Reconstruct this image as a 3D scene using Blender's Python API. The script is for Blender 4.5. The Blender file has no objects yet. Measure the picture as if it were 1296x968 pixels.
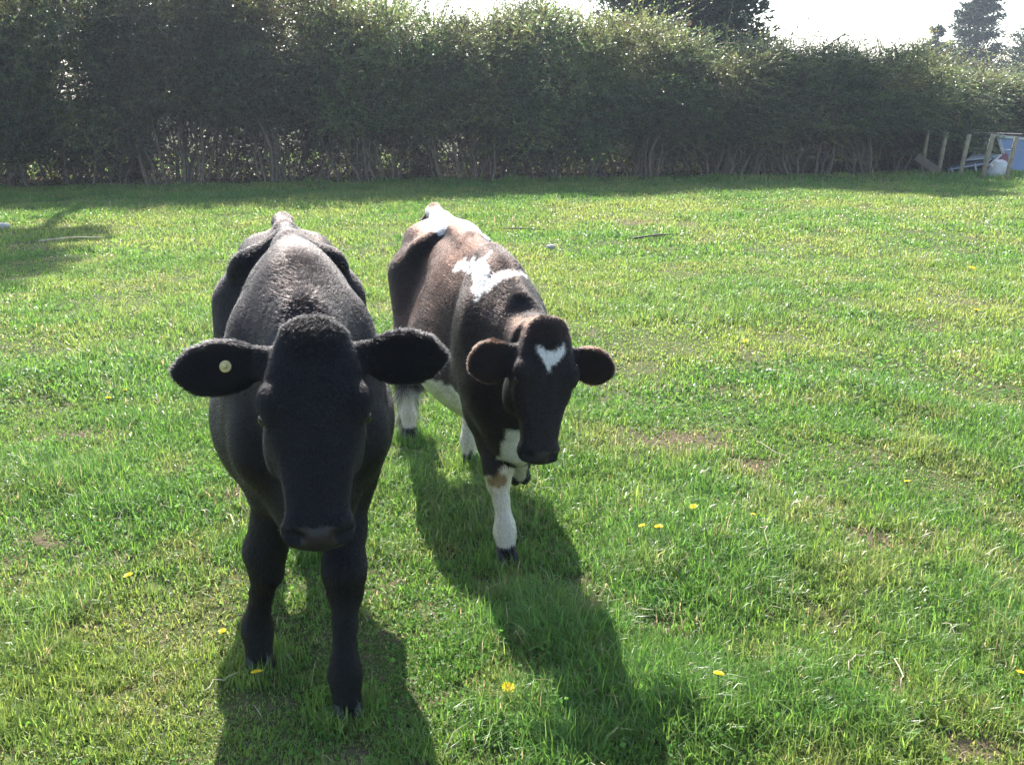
import bpy, math, random
import numpy as np
from mathutils import Vector, Matrix

SC = bpy.context.scene
COL = SC.collection
R = math.radians

# ------------------------------------------------------------------ camera
CAM_H = 1.6
PITCH = 16.4
FPX = 1219.0
cam_d = bpy.data.cameras.new('camera')
cam = bpy.data.objects.new('camera', cam_d)
COL.objects.link(cam)
cam.location = (0, 0, CAM_H)
cam.rotation_euler = (R(90 - PITCH), 0, 0)
cam_d.sensor_fit = 'HORIZONTAL'
cam_d.sensor_width = 36.0
cam_d.lens = 36.0 * FPX / 1296.0
cam_d.clip_start = 0.05
cam_d.clip_end = 2000
SC.camera = cam

# ------------------------------------------------------------------ light
SUN_EL, SUN_AZ = 43.0, -13.0          # azimuth from +Y towards +X
world = bpy.data.worlds.new('World')
SC.world = world
world.use_nodes = True
wn = world.node_tree
bg = wn.nodes['Background']
sky = wn.nodes.new('ShaderNodeTexSky')
sky.sky_type = 'NISHITA'
sky.sun_disc = False
sky.sun_elevation = R(SUN_EL)
sky.sun_rotation = R(SUN_AZ)
sky.air_density = 1.0
sky.dust_density = 1.2
sky.ozone_density = 1.0
wn.links.new(sky.outputs[0], bg.inputs[0])
bg.inputs[1].default_value = 0.13
sd = bpy.data.lights.new('sun', 'SUN')
sd.energy = 4.6
sd.angle = R(0.55)
sd.color = (1.0, 0.955, 0.88)
sun = bpy.data.objects.new('sun', sd)
COL.objects.link(sun)
sv = Vector((math.sin(R(SUN_AZ)) * math.cos(R(SUN_EL)), math.cos(R(SUN_AZ)) * math.cos(R(SUN_EL)), math.sin(R(SUN_EL))))
sun.rotation_euler = sv.to_track_quat('Z', 'Y').to_euler()
sun.location = (0, 0, 30)
SC.view_settings.view_transform = 'Standard'
SC.view_settings.look = 'None'
SC.view_settings.exposure = 1.7
SC.view_settings.gamma = 1.0
SC.view_settings.use_curve_mapping = False
SC.render.engine = 'CYCLES'
SC.cycles.max_bounces = 8
SC.cycles.diffuse_bounces = 3
SC.cycles.glossy_bounces = 2
SC.cycles.transmission_bounces = 6
SC.cycles.transparent_max_bounces = 8
SC.cycles.volume_bounces = 0
SC.cycles.sample_clamp_indirect = 6.0
SC.cycles.use_denoising = True
SC.cycles_curves.shape = 'RIBBONS'
SC.render.film_transparent = False

# ------------------------------------------------------------------ helpers
def tag(o, label=None, cat=None, group=None, kind=None):
    if label: o['label'] = label
    if cat: o['category'] = cat
    if group: o['group'] = group
    if kind: o['kind'] = kind
    return o

def empty(name, loc=(0, 0, 0), rz=0.0):
    o = bpy.data.objects.new(name, None)
    COL.objects.link(o)
    o.location = loc
    o.rotation_euler = (0, 0, rz)
    return o

def fast_mesh(name, V, polys, smooth=False):
    """V (n,3); polys = list of (m,k) int arrays"""
    me = bpy.data.meshes.new(name)
    V = np.asarray(V, dtype=np.float32)
    me.vertices.add(len(V))
    me.vertices.foreach_set('co', V.ravel())
    loops = np.concatenate([p.astype(np.int32).ravel() for p in polys])
    tot = np.concatenate([np.full(len(p), p.shape[1], np.int32) for p in polys])
    me.loops.add(len(loops))
    me.loops.foreach_set('vertex_index', loops)
    me.polygons.add(len(tot))
    start = np.concatenate([[0], np.cumsum(tot)[:-1]]).astype(np.int32)
    me.polygons.foreach_set('loop_start', start)
    me.polygons.foreach_set('loop_total', tot)
    if smooth:
        me.polygons.foreach_set('use_smooth', np.ones(len(tot), dtype=bool))
    me.update(calc_edges=True)
    return me

def vcol(me, rgb, name='col'):
    a = me.color_attributes.new(name, 'FLOAT_COLOR', 'POINT')
    c = np.ones((len(rgb), 4), np.float32)
    c[:, :3] = rgb
    a.data.foreach_set('color', c.ravel())

def link(name, me, mat, parent=None, loc=None):
    o = bpy.data.objects.new(name, me)
    COL.objects.link(o)
    if mat is not None: me.materials.append(mat)
    if parent is not None: o.parent = parent
    if loc is not None: o.location = loc
    return o

class MB:
    """collects simple shapes into one mesh"""
    def __init__(s): s.V = []; s.F = []
    def add(s, V, F):
        n = len(s.V); s.V += [tuple(v) for v in V]; s.F += [tuple(i + n for i in f) for f in F]
    def box(s, c, size, rot=None, taper=1.0):
        M = rot if rot is not None else Matrix.Identity(3)
        V = []
        for z in (-.5, .5):
            k = taper if z > 0 else 1.0
            for x, y in ((-.5, -.5), (.5, -.5), (.5, .5), (-.5, .5)):
                V.append(Vector(c) + M @ Vector((x * size[0] * k, y * size[1] * k, z * size[2])))
        s.add(V, [(3, 2, 1, 0), (4, 5, 6, 7), (0, 1, 5, 4), (1, 2, 6, 5), (2, 3, 7, 6), (3, 0, 4, 7)])
    def bar(s, a, b, w, d=None):
        a = Vector(a); b = Vector(b); d = d or w
        ax = (b - a); L = ax.length
        s.box((a + b) / 2, (w, d, L), ax.to_track_quat('Z', 'Y').to_matrix())
    def tube(s, pts, rads, n=8, cap=True):
        pts = [Vector(p) for p in pts]
        V = []; F = []
        up = Vector((0.31, 0.2, 0.93))
        for i, p in enumerate(pts):
            t = (pts[min(i + 1, len(pts) - 1)] - pts[max(i - 1, 0)]).normalized()
            a = t.cross(up)
            if a.length < 1e-3: a = t.cross(Vector((1, 0, 0)))
            a.normalize(); b = t.cross(a)
            for k in range(n):
                q = 2 * math.pi * k / n
                V.append(p + (a * math.cos(q) + b * math.sin(q)) * rads[i])
        for i in range(len(pts) - 1):
            for k in range(n):
                k2 = (k + 1) % n
                F.append((i * n + k, i * n + k2, (i + 1) * n + k2, (i + 1) * n + k))
        if cap:
            F.append(tuple(range(n))[::-1]); F.append(tuple((len(pts) - 1) * n + k for k in range(n)))
        s.add(V, F)
    def build(s, name, mat, parent=None, smooth=False, bevel=0.0, loc=None):
        me = bpy.data.meshes.new(name)
        me.from_pydata([tuple(v) for v in s.V], [], s.F)
        if smooth: me.polygons.foreach_set('use_smooth', [True] * len(me.polygons))
        me.update()
        o = link(name, me, mat, parent, loc)
        if bevel:
            m = o.modifiers.new('bevel', 'BEVEL'); m.width = bevel; m.segments = 2
        return o

# numpy value noise -------------------------------------------------
def _h(ix, iy, iz, seed):
    n = (ix * 374761393 + iy * 668265263 + iz * 2147483647 + seed * 1274126177) & 0xffffffff
    n = ((n ^ (n >> 13)) * 1274126177) & 0xffffffff
    n = (n ^ (n >> 16)) & 0xffffffff
    return n.astype(np.float64) / 4294967295.0
def vnoise(x, y, z=None, seed=0):
    x = np.asarray(x, float); y = np.asarray(y, float)
    z = np.zeros_like(x) if z is None else np.asarray(z, float)
    ix = np.floor(x).astype(np.int64); iy = np.floor(y).astype(np.int64); iz = np.floor(z).astype(np.int64)
    fx = x - ix; fy = y - iy; fz = z - iz
    fx = fx * fx * (3 - 2 * fx); fy = fy * fy * (3 - 2 * fy); fz = fz * fz * (3 - 2 * fz)
    def L(a, b, t): return a + (b - a) * t
    r = []
    for dz in (0, 1):
        a = L(_h(ix, iy, iz + dz, seed), _h(ix + 1, iy, iz + dz, seed), fx)
        b = L(_h(ix, iy + 1, iz + dz, seed), _h(ix + 1, iy + 1, iz + dz, seed), fx)
        r.append(L(a, b, fy))
    return L(r[0], r[1], fz)
def fbm(x, y, z=None, seed=0, octs=3):
    s = 0; a = 1; t = 0
    for o in range(octs):
        k = 2 ** o
        s = s + a * vnoise(np.asarray(x) * k, np.asarray(y) * k, None if z is None else np.asarray(z) * k, seed + o * 17)
        t += a; a *= .5
    return s / t

# low mounds of rank grass: x, y, radii, height
MOUNDS = [(.62, 3.15, .42, .38, .06), (.08, 2.55, .28, .26, .03), (.62, 2.22, .45, .22, .05), (-1.55, 3.9, .3, .25, .03), (1.9, 5.2, .6, .4, .04), (.35, 6.6, .5, .35, .035), (2.6, 9.0, .9, .5, .04), (-.5, 10.5, .8, .45, .04), (3.9, 12.5, 1.0, .5, .04)]
def ground_z(x, y):
    d = np.hypot(np.asarray(x, float), np.asarray(y, float))
    a = np.clip(1 - d / 60, 0, 1)
    z = a * (0.075 * (fbm(np.asarray(x) * .9 + 5, np.asarray(y) * .9 + 3, seed=5, octs=3) - .5))
    for mx_, my_, rx_, ry_, hh in MOUNDS:
        z = z + hh * np.exp(-((np.asarray(x) - mx_) / rx_) ** 2 - ((np.asarray(y) - my_) / ry_) ** 2)
    return z

def gp(px, py, z=0.0):
    """point on the ground under a photograph pixel (used once to survey positions)"""
    ang = R(PITCH) + math.atan((py - 484) / FPX)
    D = (CAM_H - z) / math.tan(ang)
    depth = D * math.cos(R(PITCH)) + (CAM_H - z) * math.sin(R(PITCH))
    return ((px - 648) / FPX * depth, D)

def ray_z(px, py, D):
    """world point at forward distance D on the sight line of a pixel"""
    ang = R(PITCH) + math.atan((py - 484) / FPX)
    z = CAM_H - D * math.tan(ang)
    depth = D * math.cos(R(PITCH)) + (CAM_H - z) * math.sin(R(PITCH))
    return Vector(((px - 648) / FPX * depth, D, z))

# ------------------------------------------------------------------ materials
def new_mat(name):
    m = bpy.data.materials.new(name); m.use_nodes = True
    nt = m.node_tree
    return m, nt, nt.nodes['Principled BSDF']
def N(nt, t, **kw):
    n = nt.nodes.new(t)
    for k, v in kw.items(): setattr(n, k, v)
    return n
def simple_mat(name, col, rough=.7, var=.25, scale=8.0, bump=.1, metal=0.0, col2=None, detail=6):
    m, nt, b = new_mat(name)
    tc = N(nt, 'ShaderNodeTexCoord'); no = N(nt, 'ShaderNodeTexNoise')
    no.inputs['Scale'].default_value = scale; no.inputs['Detail'].default_value = detail
    nt.links.new(tc.outputs['Object'], no.inputs['Vector'])
    mx = N(nt, 'ShaderNodeMix', data_type='RGBA')
    c2 = col2 or tuple(c * (1 - var) for c in col)
    cr = N(nt, 'ShaderNodeMapRange'); cr.inputs[1].default_value = .35; cr.inputs[2].default_value = .65
    nt.links.new(no.outputs['Fac'], cr.inputs[0]); nt.links.new(cr.outputs[0], mx.inputs[0])
    mx.inputs[6].default_value = (*col, 1); mx.inputs[7].default_value = (*c2, 1)
    nt.links.new(mx.outputs[2], b.inputs['Base Color'])
    b.inputs['Roughness'].default_value = rough; b.inputs['Metallic'].default_value = metal
    if bump:
        bp = N(nt, 'ShaderNodeBump'); bp.inputs['Strength'].default_value = bump; bp.inputs['Distance'].default_value = .02
        nt.links.new(no.outputs['Fac'], bp.inputs['Height']); nt.links.new(bp.outputs[0], b.inputs['Normal'])
    return m
def leaf_mat(name, transl=.35, rough=.4, spec=.5, sat=1.0):
    """two-sided leaf or blade, colour from the 'col' attribute; light passes through it"""
    m, nt, b = new_mat(name)
    at = N(nt, 'ShaderNodeAttribute'); at.attribute_name = 'col'
    nt.links.new(at.outputs['Color'], b.inputs['Base Color'])
    b.inputs['Roughness'].default_value = rough
    b.inputs['Specular IOR Level'].default_value = spec
    tr = N(nt, 'ShaderNodeBsdfTranslucent')
    hs = N(nt, 'ShaderNodeHueSaturation'); hs.inputs['Hue'].default_value = .488
    hs.inputs['Value'].default_value = 2.0; hs.inputs['Saturation'].default_value = sat
    nt.links.new(at.outputs['Color'], hs.inputs['Color']); nt.links.new(hs.outputs[0], tr.inputs['Color'])
    mx = N(nt, 'ShaderNodeMixShader'); mx.inputs[0].default_value = transl
    nt.links.new(b.outputs[0], mx.inputs[1]); nt.links.new(tr.outputs[0], mx.inputs[2])
    nt.links.new(mx.outputs[0], nt.nodes['Material Output'].inputs['Surface'])
    return m
GLARE_HAZE = 0.0011  # density of the added veil that imitates lens glare
# ================================================================== GROUND
HEDGE_A = (-13.0, 18.6); HEDGE_B = (17.0, 24.2)     # centre line of the hedge, near the ground
def hedge_y(x):
    return HEDGE_A[1] + (np.asarray(x, float) - HEDGE_A[0]) / (HEDGE_B[0] - HEDGE_A[0]) * (HEDGE_B[1] - HEDGE_A[1])
# worn, bare patches: x, y, radius x, radius y
BARE = []
for px, py, rx, ry in [(700, 745, 55, 10), (755, 770, 40, 12), (830, 800, 45, 10), (880, 822, 30, 7), (1120, 880, 38, 22), (1215, 945, 60, 18), (283, 632, 24, 12), (92, 547, 40, 10),
                       (1190, 800, 40, 10), (1110, 690, 50, 12), (850, 560, 70, 14), (430, 960, 30, 10), (160, 870, 30, 12), (1040, 640, 40, 8), (350, 850, 30, 10), (940, 590, 40, 8), (60, 690, 30, 8), (640, 740, 20, 8)]:
    x, y = gp(px, py); x2, _ = gp(px + rx, py); _, y2 = gp(px, py - ry)
    BARE.append((x, y, abs(x2 - x), abs(y2 - y)))
def bare_mask(x, y):
    """0 = full grass, 1 = bare"""
    jx = (fbm(x * 5, y * 5, seed=41) - .5) * .22; jy = (fbm(x * 5 + 9, y * 5, seed=43) - .5) * .22
    m = np.zeros_like(x)
    for bx, by, rx, ry in BARE:
        d = np.sqrt(((x + jx - bx) / rx) ** 2 + ((y + jy - by) / ry) ** 2)
        m = np.maximum(m, np.clip(1.35 - d, 0, 1))
    n = fbm(x * 1.3, y * 1.3, seed=51, octs=4)
    m = np.maximum(m, np.clip((n - .70) * 5, 0, .6) * (y < 14))
    hy = hedge_y(x)
    e = (fbm(x * .7, y * .7, seed=57) - .5) * 1.6
    under = np.clip((y - (hy - 1.15 + e * .6)) * 1.6, 0, 1) * np.clip((hy + 2.0 - y) * 1.2, 0, 1)
    return np.maximum(m, under * .97), under
LUSH = []
for px, py, rx, ry in [(860, 700, 170, 85), (700, 800, 110, 70), (960, 900, 190, 75), (500, 610, 60, 30), (60, 600, 90, 30), (150, 470, 70, 30), (880, 620, 60, 20), (700, 500, 60, 20), (30, 780, 90, 50), (700, 930, 120, 45)]:
    x, y = gp(px, py); x2, _ = gp(px + rx, py); _, y2 = gp(px, py - ry)
    LUSH.append((x, y, abs(x2 - x), abs(y2 - y)))
def lush_mask(x, y):
    j = (fbm(x * 3, y * 3, seed=61) - .5) * .4
    m = np.zeros_like(x)
    for bx, by, rx, ry in LUSH:
        d = np.sqrt(((x + j - bx) / rx) ** 2 + ((y - j - by) / ry) ** 2)
        m = np.maximum(m, np.clip(1.5 - d * 1.1, 0, 1))
    n = fbm(x * 1.1 + 20, y * 1.1, seed=71, octs=4)
    return np.maximum(m, np.clip((n - .48) * 3.5, 0, .85))

# ground sheet: fine near the camera, coarse to the horizon
def axis(near, far, fine, coarse):
    return fine
gx = np.unique(np.concatenate([np.linspace(-400, -30, 20), np.linspace(-30, -8, 60), np.linspace(-8, 8, 240), np.linspace(8, 30, 60), np.linspace(30, 400, 20)]))
gy = np.unique(np.concatenate([np.linspace(-40, 0, 20), np.linspace(0, 9, 180), np.linspace(9, 32, 110), np.linspace(32, 600, 30)]))
GX, GY = np.meshgrid(gx, gy, indexing='xy')
bm_, under_ = bare_mask(GX.ravel(), GY.ravel())
lm_ = lush_mask(GX.ravel(), GY.ravel())
GZ = ground_z(GX, GY)
nx, ny = len(gx), len(gy)
ii = np.arange(nx * ny).reshape(ny, nx)
Qg = np.stack([ii[:-1, :-1].ravel(), ii[:-1, 1:].ravel(), ii[1:, 1:].ravel(), ii[1:, :-1].ravel()], 1)
me = fast_mesh('ground', np.stack([GX.ravel(), GY.ravel(), GZ.ravel()], 1), [Qg], True)
mask = np.stack([bm_, under_, lm_], 1)
vcol(me, mask, 'mask')
m, nt, b = new_mat('pasture_soil')
at = N(nt, 'ShaderNodeAttribute'); at.attribute_name = 'mask'
sp = N(nt, 'ShaderNodeSeparateColor'); nt.links.new(at.outputs['Color'], sp.inputs[0])
geo = N(nt, 'ShaderNodeNewGeometry')
n1 = N(nt, 'ShaderNodeTexNoise'); n1.inputs['Scale'].default_value = 3; n1.inputs['Detail'].default_value = 10
n2 = N(nt, 'ShaderNodeTexNoise'); n2.inputs['Scale'].default_value = 55; n2.inputs['Detail'].default_value = 8
for n_ in (n1, n2): nt.links.new(geo.outputs['Position'], n_.inputs['Vector'])
def mixc(f, a, b_, fac=None):
    mx = N(nt, 'ShaderNodeMix', data_type='RGBA')
    if isinstance(f, float): mx.inputs[0].default_value = f
    else: nt.links.new(f, mx.inputs[0])
    for i, v in ((6, a), (7, b_)):
        if isinstance(v, tuple): mx.inputs[i].default_value = (*v, 1)
        else: nt.links.new(v, mx.inputs[i])
    return mx.outputs[2]
green = mixc(n1.outputs['Fac'], (.035, .060, .014), (.060, .085, .020))
thatch = mixc(n2.outputs['Fac'], (.055, .050, .022), (.13, .105, .055))
gt = N(nt, 'ShaderNodeMapRange'); gt.inputs[1].default_value = .42; gt.inputs[2].default_value = .62; nt.links.new(n2.outputs['Fac'], gt.inputs[0])
g2 = mixc(gt.outputs[0], green, thatch)
soil = mixc(n2.outputs['Fac'], (.05, .034, .022), (.15, .105, .068))
litter = mixc(n2.outputs['Fac'], (.028, .016, .011), (.085, .048, .032))
c1 = mixc(sp.outputs[0], g2, soil)
c2 = mixc(sp.outputs[1], c1, litter)
nt.links.new(c2, b.inputs['Base Color']); b.inputs['Roughness'].default_value = .95; b.inputs['Specular IOR Level'].default_value = .15
bp = N(nt, 'ShaderNodeBump'); bp.inputs['Distance'].default_value = .02; bp.inputs['Strength'].default_value = .8
nt.links.new(n2.outputs['Fac'], bp.inputs['Height']); nt.links.new(bp.outputs[0], b.inputs['Normal'])
tag(link('ground', me, m), kind='structure')

# ------------------------------------------------------------------ grass
M_GRASS = leaf_mat('grass_blade', transl=.45, rough=.36, spec=.5)
def blades(name, x, y, L, width, lean, col, rng, seg=2, curl=None):
    n = len(x)
    az = rng.random(n) * 2 * math.pi
    z = ground_z(x, y) - .003
    d = np.stack([np.cos(az), np.sin(az), np.zeros(n)], 1)
    tw = rng.normal(0, .5, n)
    sx = np.stack([-np.sin(az + tw), np.cos(az + tw), np.zeros(n)], 1) * (width * .5)[:, None]
    b0 = np.stack([x, y, z], 1)
    up = np.array([0, 0, 1.0])
    cl = np.clip(lean, 0, 1.5)
    mid = b0 + up * (L * .5 * np.cos(cl * .5))[:, None] + d * (L * .5 * np.sin(cl * .5))[:, None]
    a2 = cl * 1.25
    tip = mid + up * (L * .5 * np.cos(a2))[:, None] + d * (L * .5 * np.sin(a2))[:, None]
    V = np.stack([b0 - sx, b0 + sx, mid - sx * .85, mid + sx * .85, tip], 1).reshape(-1, 3)
    i = np.arange(n) * 5
    quads = np.stack([i, i + 1, i + 3, i + 2], 1); tris = np.stack([i + 2, i + 3, i + 4], 1)
    me = fast_mesh(name, V, [quads, tris])
    c5 = np.repeat(col, 5, axis=0)
    vcol(me, c5)
    return me
def scatter(rng, y0, y1, dens, spread=.56, margin=1.3):
    xm = spread * y1 + margin
    n = int((y1 - y0) * 2 * xm * dens)
    x = rng.uniform(-xm, xm, n); y = rng.uniform(y0, y1, n)
    k = np.abs(x) < spread * np.maximum(y, 0) + margin
    return x[k], y[k]
def grass_colour(x, y, rng, lush, bare):
    n = len(x)
    a = fbm(x * .8 + 3, y * .8, seed=81, octs=3); p = fbm(x * 4, y * 4, seed=83, octs=2)
    g1 = np.array((.100, .200, .030)); g2 = np.array((.180, .240, .048)); g3 = np.array((.078, .180, .030)); g4 = np.array((.20, .23, .06))
    t = np.clip((a - .35) * 3, 0, 1)[:, None]
    c = g1 * (1 - t) + g2 * t
    c = c * (1 - .75 * lush[:, None]) + g3 * .75 * lush[:, None]
    yb = np.clip((p - .58) * 4, 0, .7)[:, None] * (1 - lush[:, None] * .7)
    c = c * (1 - yb) + g4 * yb
    c = c * rng.uniform(.65, 1.3, (n, 1)) * (1 + rng.normal(0, .07, (n, 3)))
    straw = rng.random(n) < (.018 + .25 * bare + .03 * (p > .55))
    c[straw] = np.array((.34, .27, .14)) * rng.uniform(.5, 1.3, (straw.sum(), 1))
    return np.clip(c, .01, .8)
def grow(name, seed, y0, y1, dens, L0, wid, margin=1.3):
    rng = np.random.default_rng(seed)
    x, y = scatter(rng, y0, y1, dens, margin=margin)
    # gather blades into tufts
    x = x + (vnoise(x * 22, y * 22, seed=5) - .5) * .03; y = y + (vnoise(x * 22 + 50, y * 22, seed=6) - .5) * .03
    bare, under = bare_mask(x, y); lush = lush_mask(x, y)
    tuft = fbm(x * 7, y * 7, seed=91, octs=2)
    keep = rng.random(len(x)) < (1 - bare * .72) * np.clip(.45 + (tuft - .3) * 2.2 + lush * .5, .25, 1)
    x, y, bare, under, lush, tuft = (a[keep] for a in (x, y, bare, under, lush, tuft))
    n = len(x)
    L = L0 * rng.uniform(.5, 1.35, n) * (.62 + .70 * lush + 1.7 * (fbm(x * 2.6, y * 2.6, seed=131, octs=3) - .45)) * (1 - .5 * bare)
    L = np.clip(L, .015, .26)
    w = wid * rng.uniform(.6, 1.35, n)
    lean = np.abs(rng.normal(.85, .42, n))
    me = blades(name, x, y, L, w, lean, grass_colour(x, y, rng, lush, bare), rng)
    return me
GR = [grow('grass_near', 1, 1.0, 2.6, 36000, .054, .0036, .9), grow('grass_mid', 2, 2.6, 5.0, 18500, .054, .0042, 1.1),
      grow('grass_far', 3, 5.0, 10.0, 6200, .058, .0070, 1.3), grow('grass_farther', 4, 10.0, 19.5, 2300, .068, .0120, 1.5), grow('grass_back', 5, 19.5, 30, 550, .11, .022, 2.0)]
# longer, softer blades in the lush clumps
def long_grass(seed, y0, y1, dens, wid):
    rng = np.random.default_rng(seed)
    x, y = scatter(rng, y0, y1, dens, margin=.9)
    lush = lush_mask(x, y); bare, under = bare_mask(x, y)
    cl = fbm(x * 5 + 60, y * 5, seed=121, octs=2)
    k = rng.random(len(x)) < np.clip((lush - .35) * 1.8, 0, 1) * (1 - bare) * np.clip((cl - .42) * 6, .03, 1)
    x, y, lush, bare = x[k], y[k], lush[k], bare[k]; n = len(x)
    L = rng.uniform(.06, .15, n) * (.7 + .4 * lush); w = wid * rng.uniform(.6, 1.3, n)
    lean = np.abs(rng.normal(1.0, .45, n))
    return blades('long_grass', x, y, L, w, lean, grass_colour(x, y, rng, lush * .8, bare) * 1.1, rng)
def hoof_grass():
    rng = np.random.default_rng(15); xs = []; ys = []
    for fx, fy in ((-.449, 2.27), (-.745, 2.50), (-.735, 3.27), (-.915, 3.35), (-.023, 3.165), (-.190, 4.08), (-.502, 4.46)):
        r = .05 + .07 * rng.random(420); a = rng.random(420) * 2 * math.pi; xs.append(fx + np.cos(a) * r); ys.append(fy - .02 + np.sin(a) * r)
    x = np.concatenate(xs); y = np.concatenate(ys); n = len(x); z0 = np.zeros(n)
    return blades('hoof_grass', x, y, rng.uniform(.04, .085, n), rng.uniform(.0024, .0042, n), np.abs(rng.normal(.6, .35, n)), grass_colour(x, y, rng, z0, z0), rng)
GR += [hoof_grass(), long_grass(11, 1.0, 3.2, 14500, .0028), long_grass(12, 3.2, 8.0, 3200, .0046)]
for me in GR:
    o = link('grass', me, M_GRASS); tag(o, kind='stuff')
# ================================================================== COWS
# bodies are grown from smoothly blended limbs and trunk sections on a fine grid, then meshed as one continuous surface
class Field:
    def __init__(s, lo, hi, h):
        s.lo = np.array(lo, float); s.h = h
        s.n = np.ceil((np.array(hi) - s.lo) / h).astype(int) + 1
        s.v = np.full(s.n, 1.0, np.float32)
        s.ops = []
    def sub(s, lo, hi):
        a = np.clip(np.floor((np.array(lo) - s.lo) / s.h).astype(int), 0, s.n - 1)
        b = np.clip(np.ceil((np.array(hi) - s.lo) / s.h).astype(int) + 1, 1, s.n)
        ax = [s.lo[i] + np.arange(a[i], b[i]) * s.h for i in range(3)]
        X, Y, Z = np.meshgrid(*ax, indexing='ij')
        return (slice(a[0], b[0]), slice(a[1], b[1]), slice(a[2], b[2])), np.stack([X, Y, Z], -1)
    def op(s, f, c, rad, k, cut=False):
        c = np.array(c, float)
        pad = rad + k + .03
        sl, P = s.sub(c - pad, c + pad)
        if P.size == 0: return
        d = f(P).astype(np.float32)
        v = s.v[sl]
        if cut: d = -d
        a, b = (v, d)
        h = np.maximum(k - np.abs(a - b), 0) / k
        if cut: s.v[sl] = np.maximum(a, b) + h * h * k * .25
        else: s.v[sl] = np.minimum(a, b) - h * h * k * .25

def d_cone(P, a, b, r1, r2):
    a = np.array(a, float); b = np.array(b, float); ab = b - a
    t = np.clip(((P - a) @ ab) / (ab @ ab), 0, 1)
    return np.linalg.norm(P - a - t[..., None] * ab, axis=-1) - (r1 + (r2 - r1) * t)
def d_ell(P, c, r, M=None):
    q = P - np.array(c, float)
    if M is not None: q = q @ M            # columns of M are the ellipsoid's axes
    r = np.array(r, float)
    k0 = np.linalg.norm(q / r, axis=-1); k1 = np.linalg.norm(q / (r * r), axis=-1)
    return k0 * (k0 - 1) / np.maximum(k1, 1e-6)
def d_loft(P, o, ax, up, st, n=2.3, pinch=0.0):
    """st rows: t, half width, up extent, down extent, side offset, up offset"""
    o = np.array(o, float); ax = np.array(ax, float); up = np.array(up, float); si = np.cross(ax, up)
    q = P - o
    t = q @ ax; v = q @ up; w = q @ si
    st = np.array(st, float); T = st[:, 0]
    g = lambda i: np.interp(t, T, st[:, i])
    # smooth the station interpolation a little
    e = (T[-1] - T[0]) * .035
    def gs(i): return (np.interp(t - e, T, st[:, i]) + 2 * np.interp(t, T, st[:, i]) + np.interp(t + e, T, st[:, i])) / 4
    A = gs(1); U = gs(2); Dn = gs(3)
    if st.shape[1] > 4: w = w - gs(4)
    if st.shape[1] > 5: v = v - gs(5)
    B = np.where(v > 0, U, Dn)
    if pinch: w = w / (1 - pinch * np.clip(v / B, 0, 1) ** 1.3 * (v > 0))
    rr = (np.abs(w / A) ** n + np.abs(v / B) ** n) ** (1 / n)
    d = (rr - 1) * np.minimum(A, B)
    over = np.maximum(np.maximum(T[0] - t, t - T[-1]), 0)
    end = np.maximum(T[0] - t, t - T[-1])
    return np.where(over > 0, np.sqrt(np.maximum(d, 0) ** 2 + over ** 2), np.maximum(d, end))

def surface_nets(F):
    v = F.v; s = v < 0; n = np.array(v.shape) - 1
    corners = [(i, j, k) for i in (0, 1) for j in (0, 1) for k in (0, 1)]
    def C(c, a): return a[c[0]:c[0] + n[0], c[1]:c[1] + n[1], c[2]:c[2] + n[2]]
    cnt = sum(C(c, s).astype(np.int8) for c in corners)
    act = (cnt > 0) & (cnt < 8)
    I = np.argwhere(act)
    idx = np.full(act.shape, -1, np.int64); idx[tuple(I.T)] = np.arange(len(I))
    acc = np.zeros((len(I), 3)); num = np.zeros(len(I))
    for ax in range(3):
        o1, o2 = [a for a in range(3) if a != ax]
        for p in (0, 1):
            for q in (0, 1):
                c = np.zeros(3, int); c[o1] = p; c[o2] = q
                A = I + c; B = A.copy(); B[:, ax] += 1
                va = v[tuple(A.T)]; vb = v[tuple(B.T)]
                m = (va < 0) != (vb < 0)
                t = np.where(m, va / np.where(m, va - vb, 1), 0)
                pos = A.astype(float) - I; pos[:, ax] += t
                acc[m] += pos[m]; num[m] += 1
    V = F.lo + (I + acc / num[:, None]) * F.h
    quads = []
    for ax in range(3):
        o1, o2 = (ax + 1) % 3, (ax + 2) % 3
        sl = [slice(None)] * 3; sl2 = [slice(None)] * 3
        sl[ax] = slice(0, -1); sl2[ax] = slice(1, None)
        a = s[tuple(sl)]; b = s[tuple(sl2)]
        E = np.argwhere(a != b)
        E = E[(E[:, o1] > 0) & (E[:, o2] > 0) & (E[:, o1] < n[o1]) & (E[:, o2] < n[o2])]
        fl = a[tuple(E.T)]
        def cell(d1, d2):
            q = E.copy(); q[:, o1] -= d1; q[:, o2] -= d2
            return idx[tuple(q.T)]
        Q = np.stack([cell(1, 1), cell(0, 1), cell(0, 0), cell(1, 0)], 1)
        Q[~fl] = Q[~fl][:, ::-1]
        quads.append(Q)
    return V, np.concatenate(quads)

def smooth_mesh(V, Q, it=2, lam=.5):
    e = np.concatenate([Q[:, [0, 1]], Q[:, [1, 2]], Q[:, [2, 3]], Q[:, [3, 0]]])
    e = np.concatenate([e, e[:, ::-1]])
    n = len(V)
    deg = np.bincount(e[:, 0], minlength=n)[:, None]
    for i in range(it):
        for L in (lam, -lam * 1.04):
            S = np.stack([np.bincount(e[:, 0], weights=V[e[:, 1], k], minlength=n) for k in range(3)], 1)
            V = V + L * (S / np.maximum(deg, 1) - V)
    return V

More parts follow.
